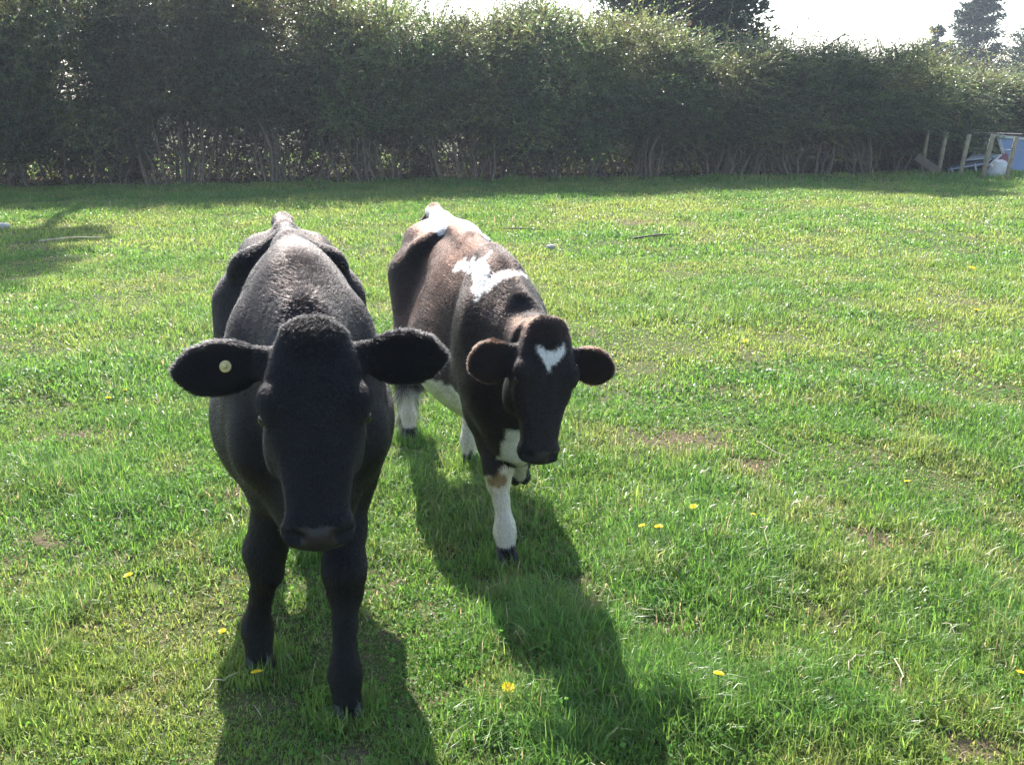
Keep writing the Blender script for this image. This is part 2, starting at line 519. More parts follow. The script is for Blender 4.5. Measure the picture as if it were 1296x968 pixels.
class Cow:
    def __init__(s, C, front_dir, sc):
        f = np.array([front_dir[0], front_dir[1], 0.0]); f /= np.linalg.norm(f)
        s.f = f; s.s = np.array([-f[1], f[0], 0.0]); s.up = np.array([0, 0, 1.0])   # s points towards image right
        s.C = np.array([C[0], C[1], 0.0]); s.k = sc
        s.P = []
    def W(s, u, w, z):   # local, scaled to unit cow -> offsets from the root
        return (s.f * u + s.s * w) * 1.0 + s.up * z
    def L(s, P):         # offsets -> local u,w,z
        return P @ s.f, P @ s.s, P[..., 2]

def build_cow(name, C, fdir, sc, poll, muzzle, face_side, feet, ears, wth, bend_fl=False, seed=1, hk=1.0, hwk=1.0, pinch=.28, tilt=0.0, fw=1.0, tw=0.0, lk=1.0):
    """poll, muzzle: world points; feet: dict of world xy for FL FR RL RR (L = image right side)"""
    c = Cow(C, fdir, sc); k = sc
    root0 = c.C.copy()
    rel = lambda p: np.array([p[0], p[1], p[2]]) - root0
    W = lambda u, w, z: c.W(u * k, w * k, z * hk + tilt * u * k * min(max((z - .45) / .35, 0), 1))
    tax = c.f + c.up * tilt; tax /= np.linalg.norm(tax); tup = c.up - tax * (c.up @ tax); tup /= np.linalg.norm(tup)
    F = Field((-.95, -1.25, -.03), (.85, 1.05, 1.36), .0088)
    sh = 0.0
    # trunk
    T = [(-.76, .075, .09, .20), (-.70, .135, .12, .26), (-.58, .185, .155, .36), (-.44, .200, .18, .40), (-.28, .214, .205, .45),
         (-.08, .220, .235, .49), (.10, .225, .245, .50), (.26, .220, .245, .49), (.40, .190, .245, .46), (.52, .15, .21, .38), (.60, .09, .15, .26)]
    zc = .865
    T = [(t, a, u_ + .09, max(d_ - .09, .06)) for t, a, u_, d_ in T]
    st = [(t * k, a * k * wth * (1 - (1 - fw) * min(max((t + .02) / .25, 0), 1)), u_ * hk, d_ * hk) for t, a, u_, d_ in T]
    F.op(lambda P: d_loft(P, W(0, 0, zc), tax, tup, st, 2.2, pinch), W(0, 0, .9), 1.0, .04)
    # rib cage is fullest low down
    F.op(lambda P: d_ell(P, W(.08 - .7 * (1 - fw), 0, .705), ((.46 - .35 * (1 - fw)) * k, .292 * k * wth, .235 * hk), np.stack([c.f, c.s, c.up], 1)), W(.06, 0, .76), .5, .08)
    F.op(lambda P: d_ell(P, W(-.02, 0, .66), (.42 * k, .20 * k, .19 * hk), np.stack([c.f, c.s, c.up], 1)), W(-.02, 0, .66), .5, .08)
    # spine ridge, withers, tail head
    F.op(lambda P: d_cone(P, W(.40, 0, 1.185), W(-.05, 0, 1.190), .020, .018), W(.2, 0, 1.18), .35, .075)
    F.op(lambda P: d_cone(P, W(-.05, 0, 1.190), W(-.60, 0, 1.178), .018, .018), W(-.3, 0, 1.18), .35, .065)
    F.op(lambda P: d_cone(P, W(-.60, 0, 1.165), W(-.785, 0, 1.165), .024, .036), W(-.7, 0, 1.18), .2, .05)
    M3 = np.stack([c.f, c.s, c.up], 1)
    for sgn in (-1, 1):
        # hook and pin bones, rump, flank hollow
        F.op(lambda P: d_ell(P, W(-.29, sgn * .240 * wth, 1.02), (.075 * k, .038 * k, .055), M3), W(-.27, sgn * .2, 1.05), .15, .08, cut=True)
        F.op(lambda P: d_cone(P, W(-.415, sgn * .160 * wth, 1.090), W(-.44, sgn * .190 * wth, 1.050), .022, .026), W(-.42, sgn * .19, 1.1), .12, .055)
        F.op(lambda P: d_cone(P, W(-.43, sgn * .04, 1.145), W(-.425, sgn * .170 * wth, 1.080), .02, .02), W(-.42, sgn * .1, 1.1), .16, .05)
        F.op(lambda P: d_ell(P, W(-.60, sgn * .060, 1.05), (.18 * k, .105 * k, .095), M3), W(-.58, sgn * .08, 1.04), .2, .06)
        F.op(lambda P: d_ell(P, W(-.725, sgn * .085, 1.045), (.04 * k, .036 * k, .04), M3), W(-.72, sgn * .085, 1.04), .1, .06)
        # shoulder blade and shoulder point
        F.op(lambda P: d_ell(P, W(.36, sgn * .150 * wth * fw, .86), (.13 * k, .070 * k, .22 * hk), M3), W(.36, sgn * .15, .92), .3, .06)
        F.op(lambda P: d_ell(P, W(.50, sgn * .135 * wth * fw, .76), (.085 * k, .075 * k, .11), M3), W(.5, sgn * .13, .76), .2, .06)
        # rump and thigh
        F.op(lambda P: d_ell(P, W(-.56, sgn * .104 * wth, .90), (.19 * k, .088 * k, .24 * hk), M3), W(-.56, sgn * .12, .9), .3, .06)
    # neck
    p = rel(poll); m = rel(muzzle)
    hax = (m - p); HL = np.linalg.norm(hax); hax /= HL
    hside = c.s * 1.0 + np.array(face_side)
    hside -= hax * (hside @ hax); hside /= np.linalg.norm(hside)
    hn = np.cross(hside, hax)
    if hn @ np.array([0, -1, .2]) < 0: hn = -hn
    hk_ = HL / .49                        # head scale
    H = lambda t, w, n_: p + hax * t * hk_ + hside * w * hk_ * hwk + hn * n_ * hk_
    n0 = W(.28, 0, .93); n1 = H(.05, 0, -.10)
    nax = n1 - n0; NL = np.linalg.norm(nax); nax /= NL
    nup = c.up - nax * (c.up @ nax); nup /= np.linalg.norm(nup)
    st2 = [(0, .165 * k * wth * fw, .262 * hk, .30 * hk), (NL * .3, .142 * k * wth ** .5, .232 * hk, .265 * hk), (NL * .6, .110 * k * wth ** .5, .160 * hk, .20 * hk), (NL * .85, .092 * k * wth ** .5, .105 * hk, .145 * hk), (NL * 1.02, .085 * k, .085, .11)]
    F.op(lambda P: d_loft(P, n0, nax, nup, st2, 2.1), (n0 + n1) / 2, NL / 2 + .25, .09)
    # brisket and dewlap
    F.op(lambda P: d_ell(P, W(.53, 0, .60), (.10 * k, .10 * k, .13), M3), W(.5, 0, .6), .2, .08)
    F.op(lambda P: d_cone(P, W(.57, 0, .60), H(.20, 0, -.20), .045, .03), (W(.6, 0, .6) + H(.2, 0, -.2)) / 2, .4, .07)
    # crest over the poll
    # head
    hst = [(-.050, .020, .006, .05), (-.032, .038, .010, .075), (.0, .060, .026, .095), (.045, .082, .042, .12), (.10, .098, .050, .145), (.17, .103, .050, .165), (.23, .094, .044, .175),
           (.29, .074, .038, .155), (.35, .064, .034, .118), (.41, .059, .028, .090), (.455, .058, .022, .080), (.475, .050, .010, .06)]
    hs = [(a * hk_, b * hk_ * hwk, d * hk_, e * hk_) for a, b, d, e in hst]
    F2 = Field(p + hax * .2 - .45, p + hax * .2 + .45, .0055)
    def head_ops(G):
        G.op(lambda P: d_loft(P, p, hax, hn, hs, 2.25), H(.24, 0, -.03), .33, .03)
        G.op(lambda P: d_ell(P, H(.000, 0, -.035), np.array((.026, .056 * hwk, .045)) * hk_, np.stack([hax, hside, hn], 1)), H(-.01, 0, -.03), .1, .06)
        HM = np.stack([hax, hside, hn], 1)
        for sg in (-1, 1):
            G.op(lambda P: d_ell(P, H(.160, sg * .086, .022), np.array((.042, .028, .032)) * hk_, HM), H(.165, sg * .09, .01), .08, .02)   # brow
            G.op(lambda P: d_ell(P, H(.192, sg * .104, .006), np.array((.024, .014, .018)) * hk_, HM), H(.19, sg * .1, .0), .05, .010, cut=True)  # socket
            G.op(lambda P: d_ell(P, H(.27, sg * .048, .060), np.array((.075, .018, .022)) * hk_, HM), H(.27, sg * .05, .05), .11, .02, cut=True)  # beside the nose bridge
            G.op(lambda P: d_cone(P, H(.235, sg * .086, -.02), H(.31, sg * .068, -.03), .012, .008), H(.27, sg * .07, -.02), .09, .02)  # cheek ridge
            G.op(lambda P: d_ell(P, H(.24, sg * .075, -.115), np.array((.075, .030, .06)) * hk_, HM), H(.24, sg * .07, -.1), .12, .03)
            # ear
            e = ears[sg]
            b0 = H(e['t'], sg * .080, e.get('n', -.035)); d = np.array(e['dir'], float); d /= np.linalg.norm(d)
            fn = np.array(e['face'], float); fn -= d * (fn @ d); fn /= np.linalg.norm(fn)
            el = e['len'] * hk_; ew = e['wid'] * hk_
            est = [(0, .036 * hk_, .020, .024), (.18 * el, ew * .66, .015, .020), (.4 * el, ew * .94, .014, .016), (.62 * el, ew, .013, .015), (.82 * el, ew * .80, .011, .013), (.94 * el, ew * .46, .009, .011), (1.0 * el, ew * .14, .006, .008)]
            mid = b0 + d * el * .5
            G.op(lambda P: d_loft(P, b0, d, fn, est, 2.0), mid, el * .5 + .08, .016)
            G.op(lambda P: d_ell(P, b0 + d * el * .52 + fn * .021, (el * .38, ew * .62, .016), np.stack([d, np.cross(fn, d), fn], 1)), mid, el * .5, .010, cut=True)
        G.op(lambda P: d_ell(P, H(.445, 0, -.075), np.array((.042, .042, .030)) * hk_, HM), H(.44, 0, -.07), .09, .03)
        G.op(lambda P: d_ell(P, H(.450, 0, -.020), np.array((.048, .070 * hwk, .052)) * hk_, HM), H(.45, 0, -.02), .12, .025)
        for sg in (-1, 1):
            G.op(lambda P: d_cone(P, H(.470, sg * .036, .020), H(.452, sg * .062, .008), .015 * hk_, .010 * hk_), H(.46, sg * .05, .01), .05, .009, cut=True)  # nostril
        # mouth line
        G.op(lambda P: d_ell(P, H(.475, 0, -.048), np.array((.06, .10, .0035)) * hk_, HM), H(.47, 0, -.05), .1, .006, cut=True)
    # legs
    axes = {}
    def leg(pts, ks=.03, key=None):
        axes.setdefault(cur[0], []).append(pts)
        for i in range(len(pts) - 1):
            a, ra = pts[i]; b, rb = pts[i + 1]
            F.op(lambda P: d_cone(P, a, b, ra * lk, rb * lk), (a + b) / 2, np.linalg.norm(b - a) / 2 + max(ra, rb), ks if i else .06)
    hoofs = {}
    def uw(xy):
        q = np.array([xy[0], xy[1], 0]) - root0
        return q @ c.f, q @ c.s
    G_ = lambda u, w, z: c.f * u + c.s * w + c.up * z
    cur = ['']
    for key, sg in (('FL', 1), ('FR', -1)):
        cur[0] = key
        fw_ = (uw(feet[key])[1] / k) if not (key == 'FL' and bend_fl) else sg * .10
        sw_ = sg * .135 * wth * fw * .55 + fw_ * .45
        S = W(.44, sw_, .74); E = W(.40, sw_, .60)
        if key == 'FL' and bend_fl:
            Kn = np.array(rel(bend_fl['knee'])); Ft = np.array(rel(bend_fl['fetlock'])); Hf = np.array(rel(bend_fl['hoof']))
            leg([(S, .085 * k), (E, .070 * k), ((E + Kn) / 2, .054 * k), (Kn, .042)])
            leg([(Kn, .042), ((Kn + Ft) / 2, .027), (Ft, .036), (Hf, .030)], .02)
            hoofs[key] = (Hf, (Hf - Ft) / np.linalg.norm(Hf - Ft)); continue
        fu, fw = uw(feet[key])
        Ft = G_(fu - .012, fw, .115); Kn = E * .42 + G_(fu, fw, .10) * .58 + c.f * .012; Kn[2] = .365 * hk
        leg([(S, .086 * k), (E, .074 * k), (E * .5 + Kn * .5, .053 * k), (Kn + c.up * .03, .044)])
        leg([(Kn + c.up * .03, .0465), (Kn - c.up * .04, .042), (Kn * .55 + Ft * .45, .0295), (Ft + c.up * .03, .035), (Ft, .041), (G_(fu + .01, fw, .055), .037)], .02)
        hoofs[key] = (G_(fu + .012, fw, .0), c.f)
    for key, sg in (('RL', 1), ('RR', -1)):
        cur[0] = key
        fu, fw = uw(feet[key])
        hipu = -.52
        Hp = W(hipu, sg * .14, .92); St = W(-.36, sg * .165, .68)
        Hk = G_(fu - .095, fw * .8 + sg * .145 * k * .2, .44 * hk); Ft = G_(fu - .02, fw, .125)
        leg([(Hp, .125 * k), (St, .095 * k), (St * .5 + Hk * .5, .068 * k), (Hk + c.up * .01, .042)], .05)
        leg([(Hk + c.up * .01, .044), (Hk - c.up * .07 + c.f * .01, .036), (Hk * .45 + Ft * .55, .030), (Ft + c.up * .02, .036), (Ft, .038), (G_(fu + .005, fw, .055), .034)], .02)
        hoofs[key] = (G_(fu + .008, fw, .0), c.f)
    # tail
    tp = [W(-.79, 0, 1.165), W(-.84, tw * .2, 1.10), W(-.85, .01 + tw * .6, .95), W(-.83, .02 + tw, .75), W(-.83, .02 + tw, .55)]
    for i in range(4):
        F.op(lambda P: d_cone(P, tp[i], tp[i + 1], (.034, .026, .018, .015)[i], (.026, .018, .015, .014)[i]), (tp[i] + tp[i + 1]) / 2, .2, .02)
    F.op(lambda P: d_cone(P, tp[4], W(-.83, .02 + tw, .34), .022, .030), W(-.83, .02 + tw, .45), .15, .02)
    head_ops(F)
    V, Q = surface_nets(F)
    V = smooth_mesh(V, Q, 3, .5)
    info = dict(c=c, root=root0, H=H, hax=hax, hn=hn, hside=hside, p=p, k=k, hkk=hk_, hwk=hwk, HL=HL, W=W, hoofs=hoofs, k_h=hk, ears=ears, axes=axes)
    return V, Q, info

def vert_normals(V, Q):
    n = np.cross(V[Q[:, 2]] - V[Q[:, 0]], V[Q[:, 3]] - V[Q[:, 1]])
    out = np.zeros_like(V)
    for j in range(4):
        for a in range(3): out[:, a] += np.bincount(Q[:, j], weights=n[:, a], minlength=len(V))
    return out / np.maximum(np.linalg.norm(out, axis=1, keepdims=True), 1e-9)
def hair_mat(name, rough=.30, spec=.5, tint=1.0):
    m = bpy.data.materials.new(name); m.use_nodes = True; nt = m.node_tree
    nt.nodes.remove(nt.nodes['Principled BSDF'])
    h = N(nt, 'ShaderNodeBsdfHairPrincipled'); h.parametrization = 'COLOR'
    at = N(nt, 'ShaderNodeAttribute'); at.attribute_name = 'col'
    nt.links.new(at.outputs['Color'], h.inputs['Color'])
    h.inputs['Roughness'].default_value = rough; h.inputs['IOR'].default_value = 1.27
    h.inputs['Radial Roughness'].default_value = .45
    h.inputs['Random Roughness'].default_value = .3
    nt.links.new(h.outputs[0], nt.nodes['Material Output'].inputs['Surface'])
    return m
def skin_mat(name):
    m, nt, b = new_mat(name)
    at = N(nt, 'ShaderNodeAttribute'); at.attribute_name = 'col'
    no = N(nt, 'ShaderNodeTexNoise'); no.inputs['Scale'].default_value = 90; no.inputs['Detail'].default_value = 4
    tc = N(nt, 'ShaderNodeTexCoord'); nt.links.new(tc.outputs['Object'], no.inputs['Vector'])
    mr = N(nt, 'ShaderNodeMapRange'); mr.inputs[3].default_value = .6; mr.inputs[4].default_value = 1.15
    nt.links.new(no.outputs['Fac'], mr.inputs[0])
    mx = N(nt, 'ShaderNodeMix', data_type='RGBA', blend_type='MULTIPLY'); mx.inputs[0].default_value = 1
    nt.links.new(at.outputs['Color'], mx.inputs[6]); nt.links.new(mr.outputs[0], mx.inputs[7])
    nt.links.new(mx.outputs[2], b.inputs['Base Color'])
    bp = N(nt, 'ShaderNodeBump'); bp.inputs['Strength'].default_value = .5; bp.inputs['Distance'].default_value = .003
    nt.links.new(no.outputs['Fac'], bp.inputs['Height']); nt.links.new(bp.outputs[0], b.inputs['Normal'])
    r = N(nt, 'ShaderNodeAttribute'); r.attribute_name = 'wet'
    mr2 = N(nt, 'ShaderNodeMapRange'); mr2.inputs[3].default_value = .8; mr2.inputs[4].default_value = .48
    nt.links.new(r.outputs['Fac'], mr2.inputs[0]); nt.links.new(mr2.outputs[0], b.inputs['Roughness'])
    b.inputs['Specular IOR Level'].default_value = .3
    return m
M_SKIN = skin_mat('cow_hide'); M_FUR = hair_mat('cow_fur')
M_EYE = simple_mat('eye', (.008, .006, .005), rough=.08, var=0, bump=0)
M_HOOF = simple_mat('hoof', (.011, .009, .008), rough=.5, var=.5, scale=40, bump=.3)
M_TAG = simple_mat('ear_tag', (.46, .38, .15), rough=.45, var=.25, scale=90, bump=0)

def finish_cow(name, V, Q, I, colour_fn, n_hair, seed, label, label_cat, tagside=None, len_k=1.0):
    rng = np.random.default_rng(seed)
    c = I['c']; k = I['k']
    root = empty(name, (I['root'][0], I['root'][1], -.012))
    Nn = vert_normals(V, Q)
    u, w, z = V @ c.f, V @ c.s, V[:, 2]
    q = V - I['p']; hk = I['hkk']
    ht, hw, hn = (q @ I['hax']) / hk, (q @ I['hside']) / hk / I['hwk'], (q @ I['hn']) / hk
    inhead = (ht > -.06) & (ht < .56) & (hn > -.22) & (hn < .12) & (np.abs(hw) < .36) & (u > .55 * k)
    pad = inhead & (ht > .445) & (hn > -.045) & (np.abs(hw) < .085)
    col = colour_fn(V, Nn, u / k, w / k, z / I['k_h'], inhead, ht, hw, hn)
    me = fast_mesh(name + '_body', V, [Q], True)
    sk = col * .75
    sk[pad] = (.016, .012, .012)
    nos = pad & (((ht - .462) / .024) ** 2 + ((np.abs(hw) - .050) / .022) ** 2 < 1) & (hn > -.02)
    sk[nos] = (.002, .002, .002)  # shade inside the nostrils painted into the hide colour
    vcol(me, sk)
    a = me.attributes.new('wet', 'FLOAT', 'POINT'); a.data.foreach_set('value', (pad & ~nos).astype(np.float32))
    body = link('body', me, M_SKIN, root)
    # eyes
    for sg in (-1, 1):
        mb = MB(); cpt = I['H'](.192, sg * .0935, .006); rr = .0185 * hk
        VV = []; FF = []
        for i in range(9):
            th = math.pi * i / 8
            for j in range(14):
                ph = 2 * math.pi * j / 14
                VV.append((cpt[0] + rr * math.sin(th) * math.cos(ph), cpt[1] + rr * math.sin(th) * math.sin(ph), cpt[2] + rr * math.cos(th)))
        for i in range(8):
            for j in range(14): FF.append((i * 14 + j, (i + 1) * 14 + j, (i + 1) * 14 + (j + 1) % 14, i * 14 + (j + 1) % 14))
        mb.add(VV, FF); mb.build('eye', M_EYE, root, smooth=True)
    # hooves: two claws each
    for key, (hp, hd) in I['hoofs'].items():
        mb = MB()
        flat = abs(hd[2]) < .3
        if flat:
            for s_ in (-1, 1):
                VV = []; FF = []
                o = hp + c.s * s_ * .021
                secs = [(0.0, .022, .052, .012), (.02, .021, .048, .010), (.045, .019, .036, .0), (.062, .016, .026, -.008), (.075, .008, .012, -.012)]
                nn = 12
                for (zz, rx, ry, off) in secs:
                    for j in range(nn):
                        a_ = 2 * math.pi * j / nn
                        fy = math.cos(a_); fx = math.sin(a_)
                        inner = .75 if fx * s_ < 0 else 1.0
                        pt = o + c.f * (off + ry * fy * (1.0 if fy > 0 else .8)) + c.s * (rx * fx * inner) * (1 - .35 * max(fy, 0) ** 2) + c.up * zz
                        VV.append(tuple(pt))
                for i in range(len(secs) - 1):
                    for j in range(nn):
                        FF.append((i * nn + j, i * nn + (j + 1) % nn, (i + 1) * nn + (j + 1) % nn, (i + 1) * nn + j))
                FF.append(tuple(range(nn))[::-1]); FF.append(tuple((len(secs) - 1) * nn + j for j in range(nn)))
                mb.add(VV, FF)
        else:
            for s_ in (-1, 1):
                a0 = Vector(hp + c.s * s_ * .018); dd = Vector(hd)
                mb.tube([a0 - dd * .01, a0 + dd * .02, a0 + dd * .05, a0 + dd * .075], [.022, .026, .020, .008], 12)
        ho = mb.build('hoof', M_HOOF, root, smooth=True)
    # ear tag
    if tagside is not None:
        e = I['ears'][tagside]
        d = np.array(e['dir'], float); d /= np.linalg.norm(d)
        fn = np.array(e['face'], float); fn -= d * (fn @ d); fn /= np.linalg.norm(fn)
        b0 = I['H'](e['t'], tagside * .080, -.035)
        pc = b0 + d * e['len'] * hk * .45 + fn * .020 - np.array([0, 0, .0])
        mb = MB()
        mb.tube([Vector(pc - fn * .018), Vector(pc - fn * .001), Vector(pc + fn * .002), Vector(pc + fn * .004)], [.004, .0125, .0135, .0105], 20)
        mb.tube([Vector(pc + fn * .004), Vector(pc + fn * .008), Vector(pc + fn * .010)], [.006, .005, .002], 10)
        mb.build('ear_tag', M_TAG, root, smooth=True)
    # ---- fur
    P0, P1, P2, P3 = (V[Q[:, i]] for i in range(4))
    area = .5 * np.linalg.norm(np.cross(P2 - P0, P3 - P1), axis=1)
    cen = (P0 + P1 + P2 + P3) / 4
    inh = inhead[Q[:, 0]]
    ear = inh & (np.abs(hw[Q[:, 0]]) > .12)
    wt = area * np.where(inh, 2.2, 1.0) * np.where(ear, 1.6, 1.0) * np.where(pad[Q[:, 0]], 0.0, 1.0) * np.where(z[Q[:, 0]] < .05, .2, 1)
    qi = rng.choice(len(Q), n_hair, p=wt / wt.sum())
    a_, b_ = rng.random((n_hair, 1)), rng.random((n_hair, 1))
    def bl(A): return (A[Q[qi, 0]] * (1 - a_) * (1 - b_) + A[Q[qi, 1]] * a_ * (1 - b_) + A[Q[qi, 2]] * a_ * b_ + A[Q[qi, 3]] * (1 - a_) * b_)
    base = bl(V); nn = bl(Nn); nn /= np.linalg.norm(nn, axis=1, keepdims=True)
    near = Q[qi, rng.integers(0, 4, n_hair)]
    hu, hwv, hz = base @ c.f / k, base @ c.s / k, base[:, 2] / I['k_h']
    qh = base - I['p']; tt = (qh @ I['hax']) / hk; ww = (qh @ I['hside']) / hk / I['hwk']; hnn = (qh @ I['hn']) / hk
    ih = inhead[near]; ie = ih & (np.abs(ww) > .115)
    leg = (hz < .55)
    flow = -c.f * .9 + np.array([0, 0, -.55]) * np.ones((n_hair, 1))
    flow = np.where(leg[:, None], -c.f * .15 + np.array([0, 0, -1.0]), flow)
    flow = np.where(ih[:, None], I['hax'] * .9 + I['hside'] * (np.sign(ww) * .15)[:, None], flow)
    top = ih & (tt < .10) & ~ie
    flow = np.where(ie[:, None], I['hside'] * (np.sign(ww))[:, None] * 1.0 + np.array([0, 0, -.15]), flow)
    # whorls: a slow swirl of the direction
    sw = (fbm(base[:, 0] * 6, base[:, 1] * 6, base[:, 2] * 6, seed=seed + 3, octs=2) - .5)[:, None] * 1.6
    sw2 = (fbm(base[:, 0] * 6 + 9, base[:, 1] * 6, base[:, 2] * 6, seed=seed + 8, octs=2) - .5)[:, None] * 1.6
    flow = flow + sw * c.s + sw2 * np.array([0, 0, 1.0])
    flow += rng.normal(0, .28, (n_hair, 3))
    flow -= nn * np.sum(flow * nn, 1, keepdims=True)
    flow /= np.maximum(np.linalg.norm(flow, axis=1, keepdims=True), 1e-6)
    ln = rng.uniform(.008, .017, n_hair) * len_k
    ln = np.where(ih, ln * .65, ln); ln = np.where(ie, ln * 1.9, ln)
    poll_t = np.exp(-((tt - .015) / .05) ** 2) * np.exp(-(ww / .06) ** 2) * ih * (.3 + fbm(base[:, 0] * 45, base[:, 1] * 45, base[:, 2] * 45, seed=12))
    ln = ln * (1 + .9 * poll_t * rng.random(n_hair))
    crest = np.exp(-(hwv / .03) ** 2) * (hz > 1.1) * (~ih)
    ln = ln * (1 + .5 * crest)
    tailtuft = (hu < -.78) & (hz < .62)
    ln = np.where(tailtuft, rng.uniform(.05, .12, n_hair), ln)
    lift = .20 + .28 * rng.random(n_hair) + .2 * poll_t + .25 * ie
    dirs = flow + nn * lift[:, None]
    dirs /= np.linalg.norm(dirs, axis=1, keepdims=True)
    d2 = flow * 1.0 + nn * (lift * .35)[:, None] + rng.normal(0, .15, (n_hair, 3)) * (1 + 3 * poll_t[:, None])
    d2 /= np.linalg.norm(d2, axis=1, keepdims=True)
    p0 = base - nn * .001
    p1 = p0 + dirs * (ln * .5)[:, None]
    p2 = p1 + d2 * (ln * .5)[:, None]
    pts = np.stack([p0, p1, p2], 1).astype(np.float32)
    hc = bpy.data.hair_curves.new(name + '_fur')
    hc.add_curves([3] * n_hair)
    hc.position_data.foreach_set('vector', pts.ravel())
    rad = np.stack([np.full(n_hair, .00048), np.full(n_hair, .00040), np.full(n_hair, .00015)], 1) * rng.uniform(.7, 1.2, (n_hair, 1))
    ra = hc.attributes.get('radius') or hc.attributes.new('radius', 'FLOAT', 'POINT')
    ra.data.foreach_set('value', rad.astype(np.float32).ravel())
    streak = np.where(ih, fbm(ww * 40, hnn * 40, tt * 7, seed=31), fbm(hu * 6, hwv * 32, hz * 32, seed=31))
    streak = np.where(leg & ~ih, fbm(hu * 55, hwv * 55, hz * 9, seed=31), streak)
    hcol = col[near] * rng.uniform(.75, 1.2, (n_hair, 1)) * (.45 + 1.1 * streak)[:, None]
    ca = hc.attributes.new('col', 'FLOAT_COLOR', 'POINT')
    cc = np.ones((n_hair, 3, 4), np.float32); cc[:, :, :3] = np.clip(hcol, .002, .95)[:, None, :]
    ca.data.foreach_set('color', cc.ravel())
    fo = bpy.data.objects.new('fur', hc); COL.objects.link(fo); hc.materials.append(M_FUR); fo.parent = root
    tag(root, label, label_cat)
    return root

# ---- black heifer
def ears_of(o):
    return o
ear_black = {
    -1: dict(t=.048, dir=(-1.0, -.04, -.12), face=(.12, -.92, .30), len=.232, wid=.067),
    1: dict(t=.040, dir=(1.0, -.10, .02), face=(-.12, -.92, .28), len=.222, wid=.066)}
V, Q, I = build_cow('black_cow', (-.655, 2.855), (.254, -.967), 1.0, (-.437, 2.06, 1.108), (-.409, 1.86, .700), (0, 0, 0),
                    dict(FL=(-.449, 2.27), FR=(-.745, 2.50), RL=(-.735, 3.27), RR=(-.915, 3.35)), ear_black, .92, hwk=1.20)
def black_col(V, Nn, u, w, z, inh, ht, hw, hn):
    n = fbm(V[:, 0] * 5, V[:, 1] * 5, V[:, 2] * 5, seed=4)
    top = np.clip((Nn[:, 2] - .2) * 1.3, 0, 1) * np.clip((n - .3) * 2.5, 0, 1) * (z > .7) * (~inh)  # sheen on the upward-facing back, put into the coat colour
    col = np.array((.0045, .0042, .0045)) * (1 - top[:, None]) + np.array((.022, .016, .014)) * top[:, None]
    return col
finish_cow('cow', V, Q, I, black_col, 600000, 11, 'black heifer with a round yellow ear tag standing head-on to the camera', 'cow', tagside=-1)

# ---- black and white heifer
ear_pied = {
    -1: dict(t=.090, dir=(-.98, .02, -.30), face=(-.10, -.9, .25), len=.195, wid=.082),
    1: dict(t=.085, dir=(.92, -.10, -.34), face=(.0, -.92, .22), len=.19, wid=.070)}
V, Q, I = build_cow('pied_cow', (-.145, 3.74), (.262, -.965), 1.05, (.110, 2.90, .925), (.083, 2.78, .535), (0.05, .10, .0),
                    dict(FL=(0, 3), FR=(-.023, 3.165), RL=(-.190, 4.08), RR=(-.502, 4.46)), ear_pied, .82, hwk=1.14, pinch=.26, tilt=-.075, fw=.69, lk=.90, tw=-.13,
                    bend_fl=dict(knee=(.025, 3.17, .44), fetlock=(.03, 3.36, .31), hoof=(.03, 3.42, .24)), hk=.895)
def in_poly(x, y, poly):
    r = np.zeros(len(x), bool); n = len(poly)
    for i in range(n):
        x1, y1 = poly[i]; x2, y2 = poly[(i + 1) % n]
        cnd = (y1 > y) != (y2 > y)
        r ^= cnd & (x < (x2 - x1) * (y - y1) / (y2 - y1 + 1e-12) + x1)
    return r
PATCH_UW = []      # white patches on the back, in plan (along, across)
